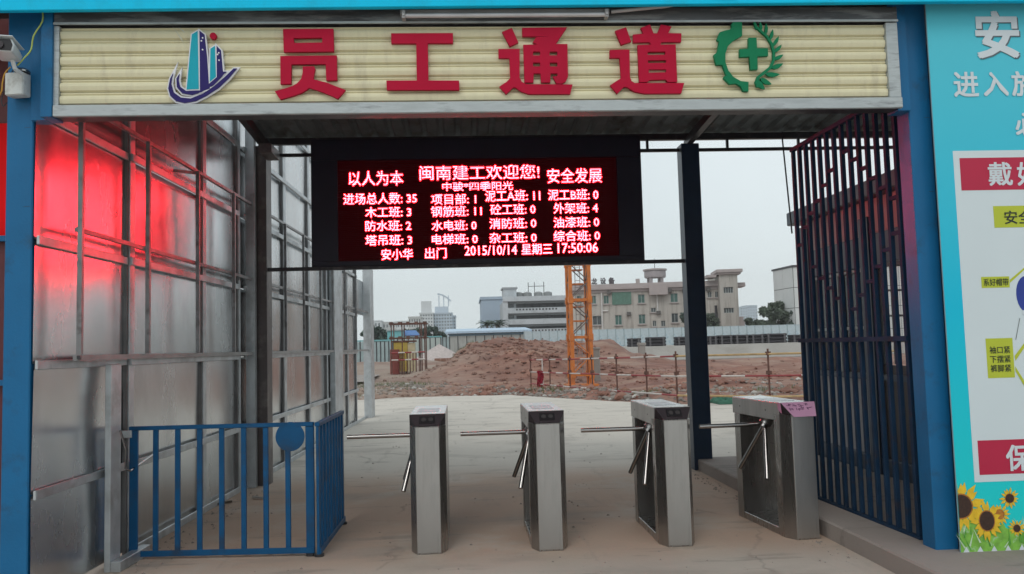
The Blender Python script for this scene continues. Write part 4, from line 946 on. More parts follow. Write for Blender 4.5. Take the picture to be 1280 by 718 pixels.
t0, t1 = gz(629.5, 365)[0], gz(646, 365)[0]; MB().box(t0, t1, 1, 6, zs_[370]+.003, gz(638, 360.5)[1]).build('roof_room', WHT, wb)
MB().box(t0-.2, t1+.2, .8, 6.2, gz(638, 360.5)[1]+.003, gz(638, 359.8)[1]+.15).build('roof_room_cap', WSH, wb)
for xx in (650, 661, 675, 687): a_ = gz(xx, 370)[0]; MB().lathe([(.75,0),(.75,.7),(.3,.9)], (a_, 3, zs_[370]+.003), 12).build('roof_tank', mat('roof_tank', (.25,.26,.26), .7), wb, smooth=True)
for xx in (663, 671, 683): a_ = gz(xx, 368)[0]; MB().tube((a_, 4, zs_[370]), (a_, 4, zs_[370]+2.6), .06, 5).build('antenna', DARKST, wb)
MB().tube((gz(663,366)[0], 4, zs_[370]+1.9), (gz(684,366)[0], 4, zs_[370]+1.9), .05, 5).build('antenna', DARKST, wb)

def block(label, x0, x1, y0, Y, m_, ncol=0, nrow=0, mg=mat('pale_far_glass', (.10, .125, .14), .3), dep=14, top=None, name='far_building', group=None):
    p0, p1 = onY(x0, y0, Y), onY(x1, y0, Y); b = thing(name, label, 'building', ((p0.x+p1.x)/2, Y, 0), group=group); hw = (p1.x-p0.x)/2; z1 = (p0.z+p1.z)/2
    mb = MB(); holes = []
    if ncol:
        cw_, rh = 2*hw/ncol, (z1-1)/nrow
        holes = [(-hw+cw_*(i+.25), -hw+cw_*(i+.75), 1+rh*(j+.3), 1+rh*(j+.75)) for i in range(ncol) for j in range(nrow)]
    strip(mb, -hw, hw, -2, z1, holes, 0, .4); mb.box(-hw, hw, .5, dep, -2, z1-.05)
    mb.add([(-hw,0,-2),(-hw,.5,-2),(-hw,.5,z1),(-hw,0,z1)],[(0,3,2,1)]); mb.add([(hw,0,-2),(hw,.5,-2),(hw,.5,z1),(hw,0,z1)],[(0,1,2,3)])
    mb.build('wall', m_, b)
    if ncol:
        pane = MB().box(holes[0][0], holes[0][1], .3, .34, holes[0][2], holes[0][3]).mesh('window', mg)
        for h in holes: put('window', pane, b, (h[0]-holes[0][0], 0, h[2]-holes[0][2]))
    MB().box(-hw-.2, hw+.2, -.2, dep+.2, z1+.003, z1+.5).build('roof', m_, b)
    if top: top(b, hw, z1)
    return b
LBL = mat('blue_grey_render', (.36, .44, .53), .85, var=.05, nscale=.2)
block('windowless blue grey slab building left of the white gallery block', 601.5, 630, 374.5, 150, LBL)
PLG = mat('pale_far_glass', (.10, .125, .14), .3)
FW = mat('far_white_hazed', (.60, .62, .63), .85, var=.05, nscale=.1); FB = mat('far_blue_hazed', (.50, .57, .64), .85, var=.05, nscale=.1); FG = mat('far_grey_hazed', (.52, .52, .51), .85)  # base colours washed toward the sky tone, distance haze painted in
def spires(b, hw, z1):
    for i in range(4): x = -hw*.6+i*hw*.4; MB().box(x-.5, x+.5, 2, 3, z1+.5, z1+5).build('spire', FW, b)
def crown(b, hw, z1):
    MB().box(-hw*.8, hw*.6, 2, 10, z1+.5, z1+3).build('penthouse', FB, b)
    mb = MB(); 
    for i in range(10):
        t0_, t1_ = i/10*math.pi*.5, (i+1)/10*math.pi*.5; mb.bar((-hw*.5+i*hw*.14, 2, z1+8-i*i*.03), (-hw*.5+(i+1)*hw*.14, 2, z1+8-(i+1)**2*.03), .6)
    for x in (-hw*.4, hw*.1, hw*.6): mb.box(x, x+.4, 2, 2.4, z1+3, z1+7.4)
    mb.build('roof_canopy', FB, b)
block('low pale apartment block on the horizon left of the spired one', 510.5, 526, 397.5, 300, FG, 5, 6)
block('far apartment block with four roof spires on the horizon', 524.5, 541, 392.5, 320, FW, 5, 11, top=spires)
block('far white and blue apartment tower with curved roof canopy', 541, 565, 392.5, 330, FB, 7, 11, top=crown)
block('narrow stepped end of the far white apartment tower', 563.5, 569.5, 396, 335, FB, 2, 10)
block('lowest distant pale block beside the end of the sheet wall', 455, 476, 402, 420, FW, 5, 4)
block('distant pale block in the haze above the dark trees', 478, 498, 403.5, 430, FG, 5, 4)
block('distant pale block left of the long low apartments', 496, 511, 402.5, 400, FW, 4, 4)
block('faint distant tower right of the beige office block', 925, 934.5, 384.5, 600, FB, 3, 12)
block('faint taller distant tower behind the tree line', 934, 946.5, 382.5, 620, FB, 4, 12)
# building at right edge with tile joints
rbp = onY(991, 334, 85); rb_ = thing('panelled_building', 'tall pale building with panel joints seen beside the grille', 'building', (rbp.x, 85, 0), R(3))
mz = rbp.z; PNL = mat('pale_panel', (.62, .63, .62), .7, var=.05, nscale=.5); 
MB().box(.0, 14, .06, 4.9, -1, mz-.2).build('core', DARKST, rb_)
zz = [-1, mz*.25, mz*.52, mz*.76, mz]; xx_ = [0, 1.5, 3.2, 5.2, 7.4, 9.6, 11.8, 14]
for i in range(len(xx_)-1):
    for j in range(4): MB().box(xx_[i]+.03, xx_[i+1]-.03, 0, .055, zz[j]+.03, zz[j+1]-.03).build('panel', PNL, rb_)
for i in range(2):
    for j in range(4): MB().box(-.055, -.0, .1+i*2.4, 2.45+i*2.4, zz[j]+.03, zz[j+1]-.03).build('panel', PNL, rb_)
MB().box(-.12, 14.2, -.1, 5.1, mz+.003, mz+.2).build('roof', DARKST, rb_)

# ---- warehouse with pale blue roof
WHS = mat('warehouse_panel', (.38, .39, .37), .7, var=.06, nscale=.6, dirt=(.28,.28,.26), dscale=1, stretch=(3,3,.4))
wa, wc = onY(561, 416.5, 88), onY(661, 411, 88)
wh = thing('warehouse', 'low grey panelled shed with a pale blue roof behind the earth mound', 'shed', (wa.x, 88, 0)); wl = wc.x-wa.x
nP = 9
for i in range(nP): MB().box(wl*i/nP+.05, wl*(i+1)/nP-.05, 0, .06, -.6, wa.z-.02).build('wall_panel', WHS, wh)
for i in range(1, nP): MB().box(wl*i/nP-.045, wl*i/nP+.045, -.01, .05, -.6, wa.z-.02).build('joint_post', DARKST, wh)
MB().box(0, wl, .065, 9, -.6, wa.z-.1).build('core', WHS, wh)
MB().add([(-.4,-.4,wa.z-.08),(wl+.3,-.4,wa.z-.08),(wl+.3,9.3,wa.z+.42),(-.4,9.3,wa.z+.42),(-.4,-.4,wa.z+.14),(wl+.3,-.4,wa.z+.14),(wl+.3,9.3,wa.z+.62),(-.4,9.3,wa.z+.62)], [(0,3,2,1),(4,5,6,7),(0,1,5,4),(1,2,6,5),(2,3,7,6),(3,0,4,7)]).build('roof', mat('pale_blue_roof', (.42, .54, .66), .6), wh)
MB().box(.0, wl, -.03, -.015, wa.z-.35, wa.z-.12).build('eaves_band', mat('blue_eaves', (.12, .2, .26), .6), wh)

# ---- hoardings
def hoarding(label, xa, ya, xb, yb, Y, n, m_, zbase, cap=None, frame=DARKST):
    p, q = onY(xa, ya, Y), onY(xb, yb, Y); t = thing('site_hoarding', label, 'fence', (p.x, Y, 0)); ln = q.x-p.x; hh = (p.z+q.z)/2
    pm = MB().box(.03, ln/n-.03, 0, .04, zbase, hh).mesh('hoarding_panel', m_); pt = MB().box(-.04, .04, -.03, .05, zbase, hh+.03).mesh('hoarding_post', frame)
    for i in range(n): put('hoarding_panel', pm, t, (ln*i/n, 0, 0))
    for i in range(n+1): put('hoarding_post', pt, t, (ln*i/n, 0, 0))
    if cap: MB().box(-.1, ln+.1, -.05, .07, hh+.032, hh+.15).build('cap_rail', cap, t)
    return t
HBL = mat('blue_white_hoarding', (.46, .53, .56), .6, var=.18, nscale=.9, dirt=(.20, .34, .42), dscale=.9, dth=(.52, .6), stretch=(1,1,2.5))
HTL = mat('teal_hoarding', (.33, .42, .43), .6, var=.15, nscale=1.2, dirt=(.22, .24, .24), dscale=1.5); HGR = mat('grey_green_hoarding', (.40, .46, .44), .6, var=.1, nscale=1)
hoarding('pale blue hoarding fence in front of the beige office block', 655, 414.5, 1004, 405.5, 82, 34, HBL, .9, None, mat('hoarding_post', (.30,.36,.38), .6))
hoarding('grey green hoarding fence behind the yellow cabinet', 490, 424, 551, 422, 72, 9, HGR, .2, mat('teal_cap', (.16, .38, .40), .6))
hoarding('weathered teal hoarding fence at the left by the sheet wall', 445, 428, 491, 427, 66, 9, HTL, .2, mat('teal_cap', (.16, .38, .40), .6))
hoarding('short teal hoarding fence left of the warehouse', 549, 422.5, 562, 421.5, 78, 3, HTL, -.6)
# low site cabins with blue roof
p, q = onY(484, 414, 92), onY(500, 414, 92)
cbn = thing('site_cabin', 'turquoise site cabin showing above the hoarding', 'cabin', (p.x, 92, 0))
MB().box(0, 1.6, 0, 4, -.6, p.z).build('wall', mat('turquoise_wall', (.15, .42, .45), .6), cbn); MB().box(-.1, 1.7, -.15, 4.1, p.z+.003, p.z+.12).build('roof', HTL, cbn)
p, q = onY(498, 420, 95), onY(524, 413.5, 95)
cb2 = thing('site_cabin', 'low cabin with a strong blue sloping roof and pink wall strip', 'cabin', (p.x, 95, 0)); ln = q.x-p.x
MB().box(.1, ln-.1, 0, 4, -.6, p.z).build('wall', mat('pink_wall', (.42, .25, .27), .7), cb2)
MB().add([(0,-.3,p.z+.003),(ln,-.3,p.z+.003),(ln-.5,2,q.z+.1),(.5,2,q.z+.1),(0,4.3,p.z+.003),(ln,4.3,p.z+.003)], [(0,1,2,3),(3,2,5,4),(0,3,4),(1,5,2),(0,4,5,1)]).build('roof', mat('blue_roof', (.03, .14, .38), .5), cb2)

# ---- retaining wall, platform and dark bundles
RW = mat('retaining_concrete', (.32, .30, .275), .9, var=.10, nscale=.5, dirt=(.25,.23,.205), dscale=.4)
ra = onY(742, 432, 62); z_t = 1.15
MB().add([(8.2, 60.2, .15), (75, 60.2, .15), (75, 62, z_t), (8.6, 62, z_t), (8.6, 84, z_t+.02), (75, 84, z_t+.02), (8.6, 84, -1), (75, 84, -1), (8.2, 60.2, -1), (75, 60.2, -1)],
         [(0,1,2,3),(3,2,5,4),(4,5,7,6),(8,9,1,0),(0,3,4,6,8)]).build('retaining_slope', RW, kind='structure')
BDL = mat('dark_bundle', (.022, .018, .024), .6, var=.3, nscale=3); BDP = mat('bundle_spacer', (.10, .095, .10), .7)
def bundle(label, x0, x1, y0):
    Y = 63.5; p, q = onY(x0, y0, Y), onY(x1, y0, Y); t = thing('pipe_bundle', label, 'stack', (p.x, Y, z_t), group='dark bundles on the concrete bank'); ln = max(.8, q.x-p.x); hh = max(.45, p.z-z_t); n = 3
    for k_ in range(n):
        z = hh*k_/n; mb = MB()
        for r_ in range(4): mb.tube((0, r_*.24, z+hh/n*.42), (ln, r_*.24, z+hh/n*.42), hh/n*.38, 6)
        mb.build('pipe_layer', BDL, t)
    MB().box(.03, ln-.03, .05, .75, .01, hh*.93).build('core', BDL, t)
    for s_ in range(max(2, int(ln/1.1))):
        xx = .2+s_*(ln-.4)/max(1, int(ln/1.1)-1); MB().box(xx-.07, xx+.07, -.14, -.12, .02, hh*.95).build('strap', BDP, t)
bl = [(746,768,425.5,'lowest dark bundle beside the crane mast'), (786,801,422.5,'dark bundle second from the crane'), (809,832,421,'long dark bundle left of the canopy post'), (845,864,420.5,'dark bundle partly behind the canopy post'),
      (884,897,419.5,'dark bundle just right of the canopy post'), (898.5,916,418.5,'second dark bundle right of the canopy post'), (917.5,936,418,'third dark bundle right of the canopy post'), (937.5,955,417.5,'fourth dark bundle, in front of the bushy tree'), (956.5,983,416.5,'long dark bundle left of the gap'), (989,1003,418,'last dark bundle behind the grille edge')]
for x0, x1, y0, lb in bl: bundle(lb, x0, x1, y0)

# ---- tower crane mast
cp = onY(726.5, 481, 40); CZ = hgt(cp.x, 40)-.05
cr_t = thing('tower_crane', 'orange lattice tower crane mast rising from the site', 'crane', (cp.x, 40, CZ), R(2)); hw = .46
for sx in (-1, 1):
    for sy in (-1, 1): MB().bar((sx*hw, sy*hw, 0), (sx*hw, sy*hw, 24), .165).build('mast_leg', ORANGE, cr_t)
sec_h = 1.80; nsec = 13
leg_b = MB(); 
for k_ in range(nsec+1):
    z = k_*sec_h+.55
    mb = MB()
    for s_ in (-1, 1):
        mb.bar((-hw, s_*hw, z), (hw, s_*hw, z), .09, .13); mb.bar((s_*hw, -hw, z), (s_*hw, hw, z), .09, .13)
    mb.build('belt_frame', ORANGE, cr_t)
    for sx in (-1, 1):
        for sy in (-1, 1): leg_b.box(sx*hw-.115, sx*hw+.115, sy*hw-.115, sy*hw+.115, z-.16, z+.16)
leg_b.build('leg_joint', ORANGE, cr_t, kind='stuff')
DBR = mat('brace_grey', (.16, .13, .12), .5, .3)
for k_ in range(nsec):
    z = k_*sec_h+.55; mb = MB(); zm = z+sec_h/2
    for s_ in (-1, 1):
        mb.bar((-hw, s_*hw*.98, z+.05), (hw, s_*hw*.98, zm), .045); mb.bar((hw, s_*hw*.98, zm), (-hw, s_*hw*.98, z+sec_h-.05), .045)
        mb.bar((s_*hw*.98, -hw, z+.05), (s_*hw*.98, hw, zm), .045); mb.bar((s_*hw*.98, hw, zm), (s_*hw*.98, -hw, z+sec_h-.05), .045)
    mb.build('diagonal_brace', DBR if k_ > 0 else ORANGE, cr_t)
    mb = MB(); 
    if k_ % 1 == 0: mb.box(-.28, .22, -.2, .3, z+.75, z+.82).box(-.28, .22, -.2, .3, z+1.45, z+1.50)
    mb.build('rest_platform', ORANGE, cr_t)
mb = MB()
for xx in (-.12, .12): mb.tube((xx, .1, .4), (xx, .1, 24), .018, 5)
for k_ in range(70): mb.tube((-.12, .1, .5+k_*.33), (.12, .1, .5+k_*.33), .012, 4)
mb.build('ladder', mat('ladder_grey', (.3,.3,.3), .5), cr_t)
MB().tube((.3, -.3, 0), (.3, -.3, 24), .02, 5).build('hoist_rope', DARKST, cr_t)
MB().box(-.75, .75, -.75, .75, -.4, .10).build('footing', ORANGE, cr_t)

# ---- red and white guard rails
RWm = [RW_RED, RW_WHITE]
def striped(t, p, q, r, seg=.62, ph=0, name='striped_rail'):
    p, q = Vector(p), Vector(q); L_ = (q-p).length; n = max(1, round(L_/seg)); mb = MB()
    for i in range(n): mb.tube(p+(q-p)*i/n, p+(q-p)*(i+1)/n, r, 7, mi=(i+ph) % 2)
    return mb.build(name, RWm, t)
posts = [(664,486,28.2),(688,488,26.6),(713,491,25),(741,494,23.6),(772,500,22),(809,494,20.6),(847,505,19.3),(963,508,17.9)]
pw = []
for x, y, Y in posts: p = onY(x, y, Y); pw.append(Vector((p.x, Y, -.12)))
pw.append(Vector((pw[-1].x+2.6, 17.3, -.12)))
gr_ = thing('guard_rail', 'red and white striped pipe guard rail along the excavation edge', 'railing', (0,0,0))
tops = [449,448.5,448,447,446,445,443.5,440.5]
for i, p in enumerate(pw):
    zt_ = onY(posts[i][0], tops[i], p.y).z if i < 8 else 1.2
    MB().tube((p.x, p.y, -.15), (p.x, p.y, zt_+.08), .022, 7).build('upright_pipe', RUST, gr_)
    for zc in (.98, .62): MB().box(p.x-.05, p.x+.05, p.y-.05, p.y+.03, zt_*zc-.04, zt_*zc+.04).build('clamp', RUST, gr_)
def rail_h(i, f):
    zt_ = onY(posts[min(i, 7)][0], tops[min(i, 7)], pw[min(i,7)].y).z; return .0+(zt_)*f
for lvl, f in enumerate((.97, .56, .17)):
    for i in range(len(pw)-1):
        a_, b_ = pw[i], pw[i+1]; A = (a_.x, a_.y-.04, rail_h(i, f)); B = (b_.x, b_.y-.04, rail_h(i+1, f))
        if i >= 6 and lvl != 1: MB().tube(A, B, .024, 7).build('plain_rail', YTUBE, gr_)
        else: striped(gr_, A, B, .021, ph=i+lvl)
MB().tube((pw[0].x+.4, pw[0].y, .1), (pw[0].x+.4, pw[0].y, 1.0), .026, 6).build('upright_pipe', RW_WHITE, gr_)
# red cloth hung on the rail
p = onY(675, 470, 27.4); cl = MB(); g = []
for j in range(7):
    for i in range(5): cl.v.append((p.x-.10+i*.05+.02*math.sin(j), p.y-.06+.03*math.sin(i*2.1+j), .62-j*.09+.02*math.sin(i*3)))
for j in range(6):
    for i in range(4): cl.f.append((j*5+i, j*5+i+1, (j+1)*5+i+1, (j+1)*5+i)); cl.m.append(0)
tag(cl.build('cloth', mat('crimson_cloth', (.22, .005, .02), .9)), 'crimson cloth hung over the striped guard rail', 'cloth')
# concrete stub posts by the crane
for x, y, Y, s_, lb in ((746, 462, 42, .32, 'grey concrete stub post beside the crane base'), (802.5, 448, 58, .45, 'grey concrete stub post standing before the pale bank')):
    p = onY(x, y, Y); z0 = hgt(p.x, Y)-.2
    tag(MB().prism([(-s_*.5,-s_*.5),(s_*.5,-s_*.5),(s_*.5,s_*.5),(-s_*.5,s_*.5)], z0, p.z+ (1.0 if Y < 50 else .9)).box(-s_*.6, s_*.6, -s_*.6, s_*.6, p.z+(1.0 if Y < 50 else .9)+.002, p.z+(1.12 if Y < 50 else 1.1)).build('stub_post', RW, loc=(p.x, Y, 0), bevel=.02), lb, 'post')

# ---- scaffold shelter with yellow cabinet at the left
Ysh = 50; s0, s1 = onY(490, 470, Ysh), onY(532, 470, Ysh); zt_ = onY(510, 404.5, Ysh).z; zm_ = onY(510, 422.5, Ysh).z; zr_ = onY(510, 441, Ysh).z; zr2 = onY(510, 450, Ysh).z; z0 = -.25
sh_ = thing('scaffold_frame', 'rusty scaffold pipe frame with red and white lower rails', 'scaffold', (s0.x, Ysh, z0)); ln = s1.x-s0.x
for xx in (0, ln*.32, ln*.86, ln):
    for yy in (0, 1.8): MB().tube((xx, yy, 0), (xx, yy, zt_-z0+.1), .035, 7).build('upright_pipe', RUST, sh_)
for zz_ in (zt_, zm_):
    mb = MB()
    for yy in (0, 1.8): mb.tube((-.15, yy, zz_-z0), (ln+.15, yy, zz_-z0), .035, 7)
    for xx in (0, ln): mb.tube((xx, -.1, zz_-z0), (xx, 1.9, zz_-z0), .035, 7)
    mb.build('ledger_pipe', RUST, sh_)
    for i in range(5): MB().box(ln*i/4-.1, ln*i/4+.1, -.1, .1, zz_-z0-.09, zz_-z0+.10).build('coupler', RUST, sh_)
for i in range(9): MB().tube((ln*(.28+i*.09), -.1, 0), (ln*(.28+i*.09), -.1, zr_-z0), .035, 6).build('rail_post', RUST, sh_)
for zz_, k_ in ((zr_, 0), (zr2, 1)): striped(sh_, (0, -.15, zz_-z0), (ln, -.15, zz_-z0+.02), .045, .42, k_)
yb_ = thing('yellow_cabinet', 'tall yellow cabinet standing inside the scaffold pipe frame', 'cabinet', (onY(504, 460, Ysh+.8).x, Ysh+.8, z0))
YEL = mat('yellow_paint', (.52, .38, .07), .6, var=.12, dirt=(.35,.25,.08)); hy = zm_-z0-.25
MB().box(-.55, .28, 0, .8, .35, hy).build('body', YEL, yb_, bevel=.01); MB().box(.285, .72, .05, .8, .35, hy-.05).build('side_door', mat('cream_door', (.60, .52, .34), .6), yb_)
MB().box(-.65, .8, -.05, .85, hy+.003, hy+.10).build('roof', RUST, yb_)
for xx in (-.45, .2, .6): MB().box(xx-.06, xx+.06, .1, .22, 0, .348).build('leg', DARKST, yb_)
rdp = onY(491, 460, Ysh); tag(MB().box(-.3, .25, .2, .6, 0, 1.7).box(-.22, .18, .15, .199, .2, 1.5).build('red_panel', mat('red_brown_board', (.22, .05, .04), .7), loc=(rdp.x+.1, Ysh+.3, z0), bevel=.01), 'red brown board standing at the left of the yellow cabinet', 'board')
# low brick planter with grass and a pale sand heap
bp_ = thing('brick_enclosure', 'low brown brick enclosure at the foot of the mound', 'wall', (onY(543, 447, 62).x, 62, -.5)); BRK = mat('brown_brick', (.26, .14, .10), .9, var=.2)
rz = 0
for r_ in range(5):
    for c_ in range(8): MB().box(c_*.44+(.2 if r_ % 2 else 0), c_*.44+.42+(.2 if r_ % 2 else 0), 0, .3, .02+r_*.24, .24+r_*.24).build('brick', BRK, bp_)
def cone(label, x, y, Y, rx, h, m_, name, cat):
    p = onY(x, y, Y); mb = MB(); n, k_ = 40, 8
    for j in range(k_+1):
        for i in range(n):
            t = 2*math.pi*i/n; rr_ = rx*j/k_; nzv = .12*rx*noise.noise(Vector((math.cos(t)*2, math.sin(t)*2, j*.5+x)))
            mb.v.append(((rr_+nzv*(j/k_))*math.cos(t), (rr_+nzv*(j/k_))*math.sin(t), h*(1-j/k_)**.9+.05*noise.noise(Vector((rr_, t, x)))))
    for j in range(k_):
        for i in range(n): mb.f.append((j*n+i, (j+1)*n+i, (j+1)*n+(i+1)%n, j*n+(i+1)%n)); mb.m.append(0)
    return tag(mb.build(name, m_, loc=(p.x, Y, p.z-h), smooth=True), label, cat)
cone('pale grey pink heap of sand behind the scaffold frame', 549, 430.5, 66, 2.3, 1.4, mat('pale_sand', (.46, .40, .38), .95, var=.15, bump=.3), 'sand_heap', 'heap')

# ---- rubble, debris, netting
def rubble(label, regions, n, smin, smax, m_, seed, name='rubble'):
    rnd = random.Random(seed); mb = MB()
    ico = [(0,0,1),(.9,0,.3),(.28,.85,.3),(-.72,.53,.3),(-.72,-.53,.3),(.28,-.85,.3),(.72,.53,-.4),(-.28,.85,-.4),(-.9,0,-.4),(-.28,-.85,-.4),(.72,-.53,-.4)]
    fc = [(0,1,2),(0,2,3),(0,3,4),(0,4,5),(0,5,1),(1,6,2),(2,7,3),(3,8,4),(4,9,5),(5,10,1),(2,6,7),(3,7,8),(4,8,9),(5,9,10),(1,10,6)]
    for i in range(n):
        cx, cy, rx, ry = rnd.choice(regions); x = rnd.gauss(cx, rx/2); y = rnd.gauss(cy, ry/2)
        if y < edgeY(x)+.25: y = edgeY(x)+.25+rnd.random()*.6
        s_ = smin*(smax/smin)**(rnd.random()**2); z = hgt(x, y); a = rnd.random()*6.28; ca, sa = math.cos(a), math.sin(a); sx, sy, sz = s_*rnd.uniform(.6, 1.5), s_*rnd.uniform(.5, 1.1), s_*rnd.uniform(.3, .8)
        mb.add([(x+(vx*sx*ca-vy*sy*sa)*rnd.uniform(.85, 1.15), y+(vx*sx*sa+vy*sy*ca), z+vz*sz+sz*.3) for vx, vy, vz in ico], fc)
    o = mb.build(name, m_); o['kind'] = 'stuff'; o['label'] = label; return o
reg = [(4, 23.5, 3.5, 2.0), (7, 21, 4, 2.0), (-3.5, 30, 4, 5), (-2.5, 34, 3, 5), (9, 26, 4, 5), (3, 27, 4, 3)]
rubble('grey broken stones scattered along the earth edge', reg+[(6.3, 24, 2, 1.2)]*3, 5200, .03, .13, STONE, 1)
rubble('pale plaster lumps and litter scattered on the earth', reg+[(6.5, 24.5, 2.2, 1.0)]*2, 900, .02, .12, PALE, 2, 'litter')
rubble('reddish clods along the slab edge and mound', [(2, 27, 7, 3), (10, 22, 6, 3), (4, 46, 6, 5), (3, 52, 6, 7), (12, 38, 8, 10)], 5200, .04, .20, EARTH, 3, 'clods')
gn = MB(); random.seed(21)
pa, pb_ = onY(889, 500, 19.2), onY(924, 500, 18.8); n1, n2 = 30, 10
for j in range(n2+1):
    for i in range(n1+1):
        t = i/n1; s_ = j/n2; x = pa.x+(pb_.x-pa.x)*t; y = 18.6+1.0*s_
        env = math.sin(math.pi*min(1, max(0, t)))**.4*math.sin(math.pi*s_); gn.v.append((x, y, .01+env*(.14+.10*noise.noise(Vector((x*5, y*5, 0)))+.07*noise.noise(Vector((x*14, y*9, 3))))))
for j in range(n2):
    for i in range(n1): gn.f.append((j*(n1+1)+i, j*(n1+1)+i+1, (j+1)*(n1+1)+i+1, (j+1)*(n1+1)+i)); gn.m.append(0)
tag(gn.build('netting_heap', mat('dark_green_net', (.02, .11, .065), .8, var=.3, nscale=8), smooth=True), 'crumpled dark green netting on the slab edge behind the canopy post', 'netting')
# weeds
wd = MB(); rnd = random.Random(9)
for i in range(3800):
    cx, cy, rx, ry = rnd.choice([(-4, 31, 2.5, 4), (-2.8, 36, 2, 4), (3.3, 24.6, 1.5, .8), (-.5, 52, 1.6, 2), (8.0, 22.5, 1.6, 1), (5.0, 23.0, 1, .8)])
    x, y = rnd.gauss(cx, rx/2), rnd.gauss(cy, ry/2)
    if y < edgeY(x)+.3: continue
    z = hgt(x, y); h_ = rnd.uniform(.05, .22); a = rnd.random()*6.28; l_ = rnd.uniform(-.08, .08)
    wd.add([(x, y, z), (x+.02*math.cos(a), y+.02*math.sin(a), z), (x+l_, y+l_*.5, z+h_)], [(0,1,2)])
o = wd.build('weeds', mat('weed_green', (.10, .13, .045), .8, var=.3, nscale=1)); o['kind'] = 'stuff'; o['label'] = 'thin weeds among the rubble'

# ---- trees
LEAF = mat('leaf_dark', (.045, .075, .055), .7, var=.4, nscale=.8); LEAF2 = mat('leaf_grey_green', (.09, .115, .08), .7, var=.4, nscale=.8); BARK = mat('bark', (.10, .08, .06), .9)
def tree(label, x, ybase, ytop, Y, w_px, m_, n=1500, seed=1, zb=0.0, ls=.30, dens=26):
    rnd = random.Random(seed); p = onY(x, ytop, Y); h_ = p.z-zb; rw = w_px*Y/CF/2
    t = thing('tree', label, 'tree', (p.x, Y, zb)); mb = MB(); mb.tube((0,0,-.3), (0,0,h_*.55), .22, 8, .12)
    cl = []
    for k_ in range(dens):
        a = rnd.random()*6.28; rr_ = rw*math.sqrt(rnd.random())*.85; zz_ = h_*rnd.uniform(.32, .92); cl.append((rr_*math.cos(a), rr_*math.sin(a), zz_-(rr_/rw)**2*h_*.12, rnd.uniform(.10, .26)*rw+.15))
        mb.tube((0,0,h_*rnd.uniform(.25, .5)), (cl[-1][0]*.8, cl[-1][1]*.8, cl[-1][2]), .07, 5, .03)
    mb.build('trunk', BARK, t); cm = MB()
    for i in range(int(n*1.5)):
        cx, cy, cz, r_ = rnd.choice(cl); d = Vector((rnd.gauss(0,1), rnd.gauss(0,1), rnd.gauss(0,.8))).normalized()*r_*rnd.random()**.4
        q = Vector((cx, cy, cz))+d; a = Vector((rnd.gauss(0,1), rnd.gauss(0,1), rnd.gauss(0,1))).normalized()*ls*rnd.uniform(.4, 1); b = a.cross(Vector((rnd.gauss(0,1), rnd.gauss(0,1), rnd.gauss(0,1)))).normalized()*ls*.35
        cm.add([q-a, q-b, q+a, q+b], [(0,1,2,3)])
    cm.build('crown', m_, t)
for a in [('dark tree nearest the end of the sheet wall', 465, 0, 404, 100, 26, LEAF, 2600, 1), ('dark rounded tree left of the turquoise cabin', 478, 0, 408, 104, 26, LEAF, 2600, 2), ('dark treetops behind the blue cabin roof', 514, 0, 408, 112, 40, LEAF, 2600, 3),
          ('dark tree rising right of the scaffold frame', 538, 0, 407, 108, 24, LEAF, 2200, 4), ('low dark tree beside the warehouse end', 550, 0, 413, 106, 18, LEAF, 1500, 5),
          ('dark leafy tree half hidden by the canopy post', 868, 0, 380, 96, 42, LEAF, 5200, 6), ('grey green tree right of the canopy post', 888, 0, 386, 97, 20, LEAF2, 2500, 7),
          ('broad pale-topped bushy tree beside the panelled building', 971, 0, 377, 88, 50, LEAF2, 6500, 8), ('lower bush left of the broad bushy tree', 944, 0, 396, 87, 30, LEAF2, 3200, 9), ('dark tree close to the grille corner', 996, 0, 380, 86, 24, LEAF, 3000, 10)]:
    tree(*a)
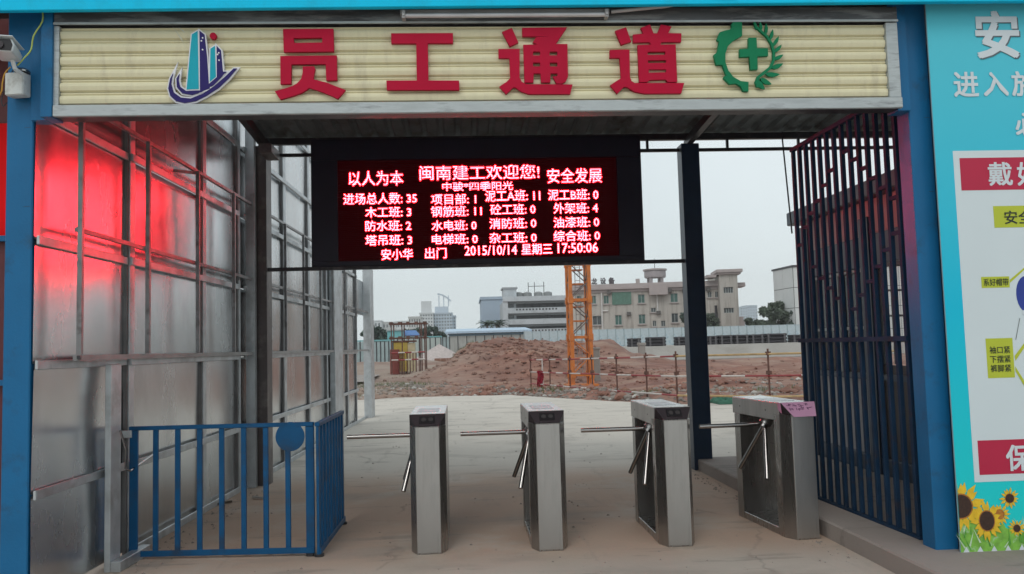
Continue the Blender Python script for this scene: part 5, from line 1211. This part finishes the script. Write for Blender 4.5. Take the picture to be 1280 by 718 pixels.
for k_, (x, Y, lb) in enumerate(((609, 118, 'palm with drooping fronds over the warehouse roof, left one'), (621, 120, 'palm with upright fronds beside the gallery block, right one'))):
    p = onY(x, 402, Y); t = thing('palm_tree', lb, 'tree', (p.x, Y, 0)); rnd = random.Random(50+k_); MB().tube((0,0,-.3), (0,0,p.z-.6), .2, 8, .16).build('trunk', BARK, t)
    for f_ in range(22):
        a = rnd.random()*6.28; ln = rnd.uniform(1.6, 2.6); mb = MB(); pr = None; el = rnd.uniform(.2, 1.3)
        for s_ in range(7):
            u_ = s_/6; q = Vector((math.cos(a)*ln*u_*math.cos(el*.6), math.sin(a)*ln*u_*math.cos(el*.6), ln*(math.sin(el)*u_-.55*u_*u_*1.2)))
            if pr is not None:
                sd_ = Vector((-math.sin(a), math.cos(a), -.4))*.30*(1-abs(u_-.5)); sd2 = Vector((math.sin(a), -math.cos(a), -.4))*.30*(1-abs(u_-.5))
                mb.add([pr, q, q+sd_], [(0,1,2)]); mb.add([pr, q, q+sd2], [(0,1,2)]); mb.add([pr, pr+sd_*.8, q+sd_], [(0,1,2)])
            pr = q
        mb.build('frond', LEAF, t, loc=(0, 0, p.z-.6))

# ------------------------------------------------------------------ haze
hz = bpy.data.materials.new('haze_air'); hz.use_nodes = True; ht = hz.node_tree; ht.nodes.clear()
pv = ht.nodes.new('ShaderNodeVolumePrincipled'); pv.inputs['Color'].default_value = (.985, .995, 1, 1); pv.inputs['Density'].default_value = .0006; pv.inputs['Anisotropy'].default_value = .0
oo = ht.nodes.new('ShaderNodeOutputMaterial'); ht.links.new(pv.outputs[0], oo.inputs['Volume'])
hzo = MB().box(-260, 330, -40, 660, -2, 52).build('haze', hz, kind='stuff'); hzo['label'] = 'thin pale haze over the site'

rnd = random.Random(77); gm = MB()
for i in range(900):
    x, y = rnd.uniform(-2.4, 4.5), 5.2+rnd.random()**1.4*15
    if 2.5 < x and y < 9.6: continue
    if rnd.random() < .4: x = rnd.choice([-2.36+rnd.random()*.25, 2.55-rnd.random()*.15]); y = rnd.uniform(5.3, 9)
    r_ = .004*(4**(rnd.random()**2)); gm.add([(x-r_, y, 0), (x, y-r_, 0), (x+r_*1.2, y, 0), (x, y+r_, 0), (x, y, r_*.9)], [(0,1,4),(1,2,4),(2,3,4),(3,0,4)])
o = gm.build('grit', STONE); o['kind'] = 'stuff'; o['label'] = 'loose grit and small chips on the concrete'
for x, y, a, lb in ((-2.14, 8.55, .6, 'small pale stick lying at the foot of the sheet wall pillar'), (-2.3, 8.35, 2.3, 'short dark stick beside the pale one at the wall foot')):
    tag(MB().bar((x, y, .015), (x+.16*math.cos(a), y-.16*math.sin(a), .015), .022, .018).build('stick', PALE if 'pale one' not in lb else BARK), lb, 'stick')
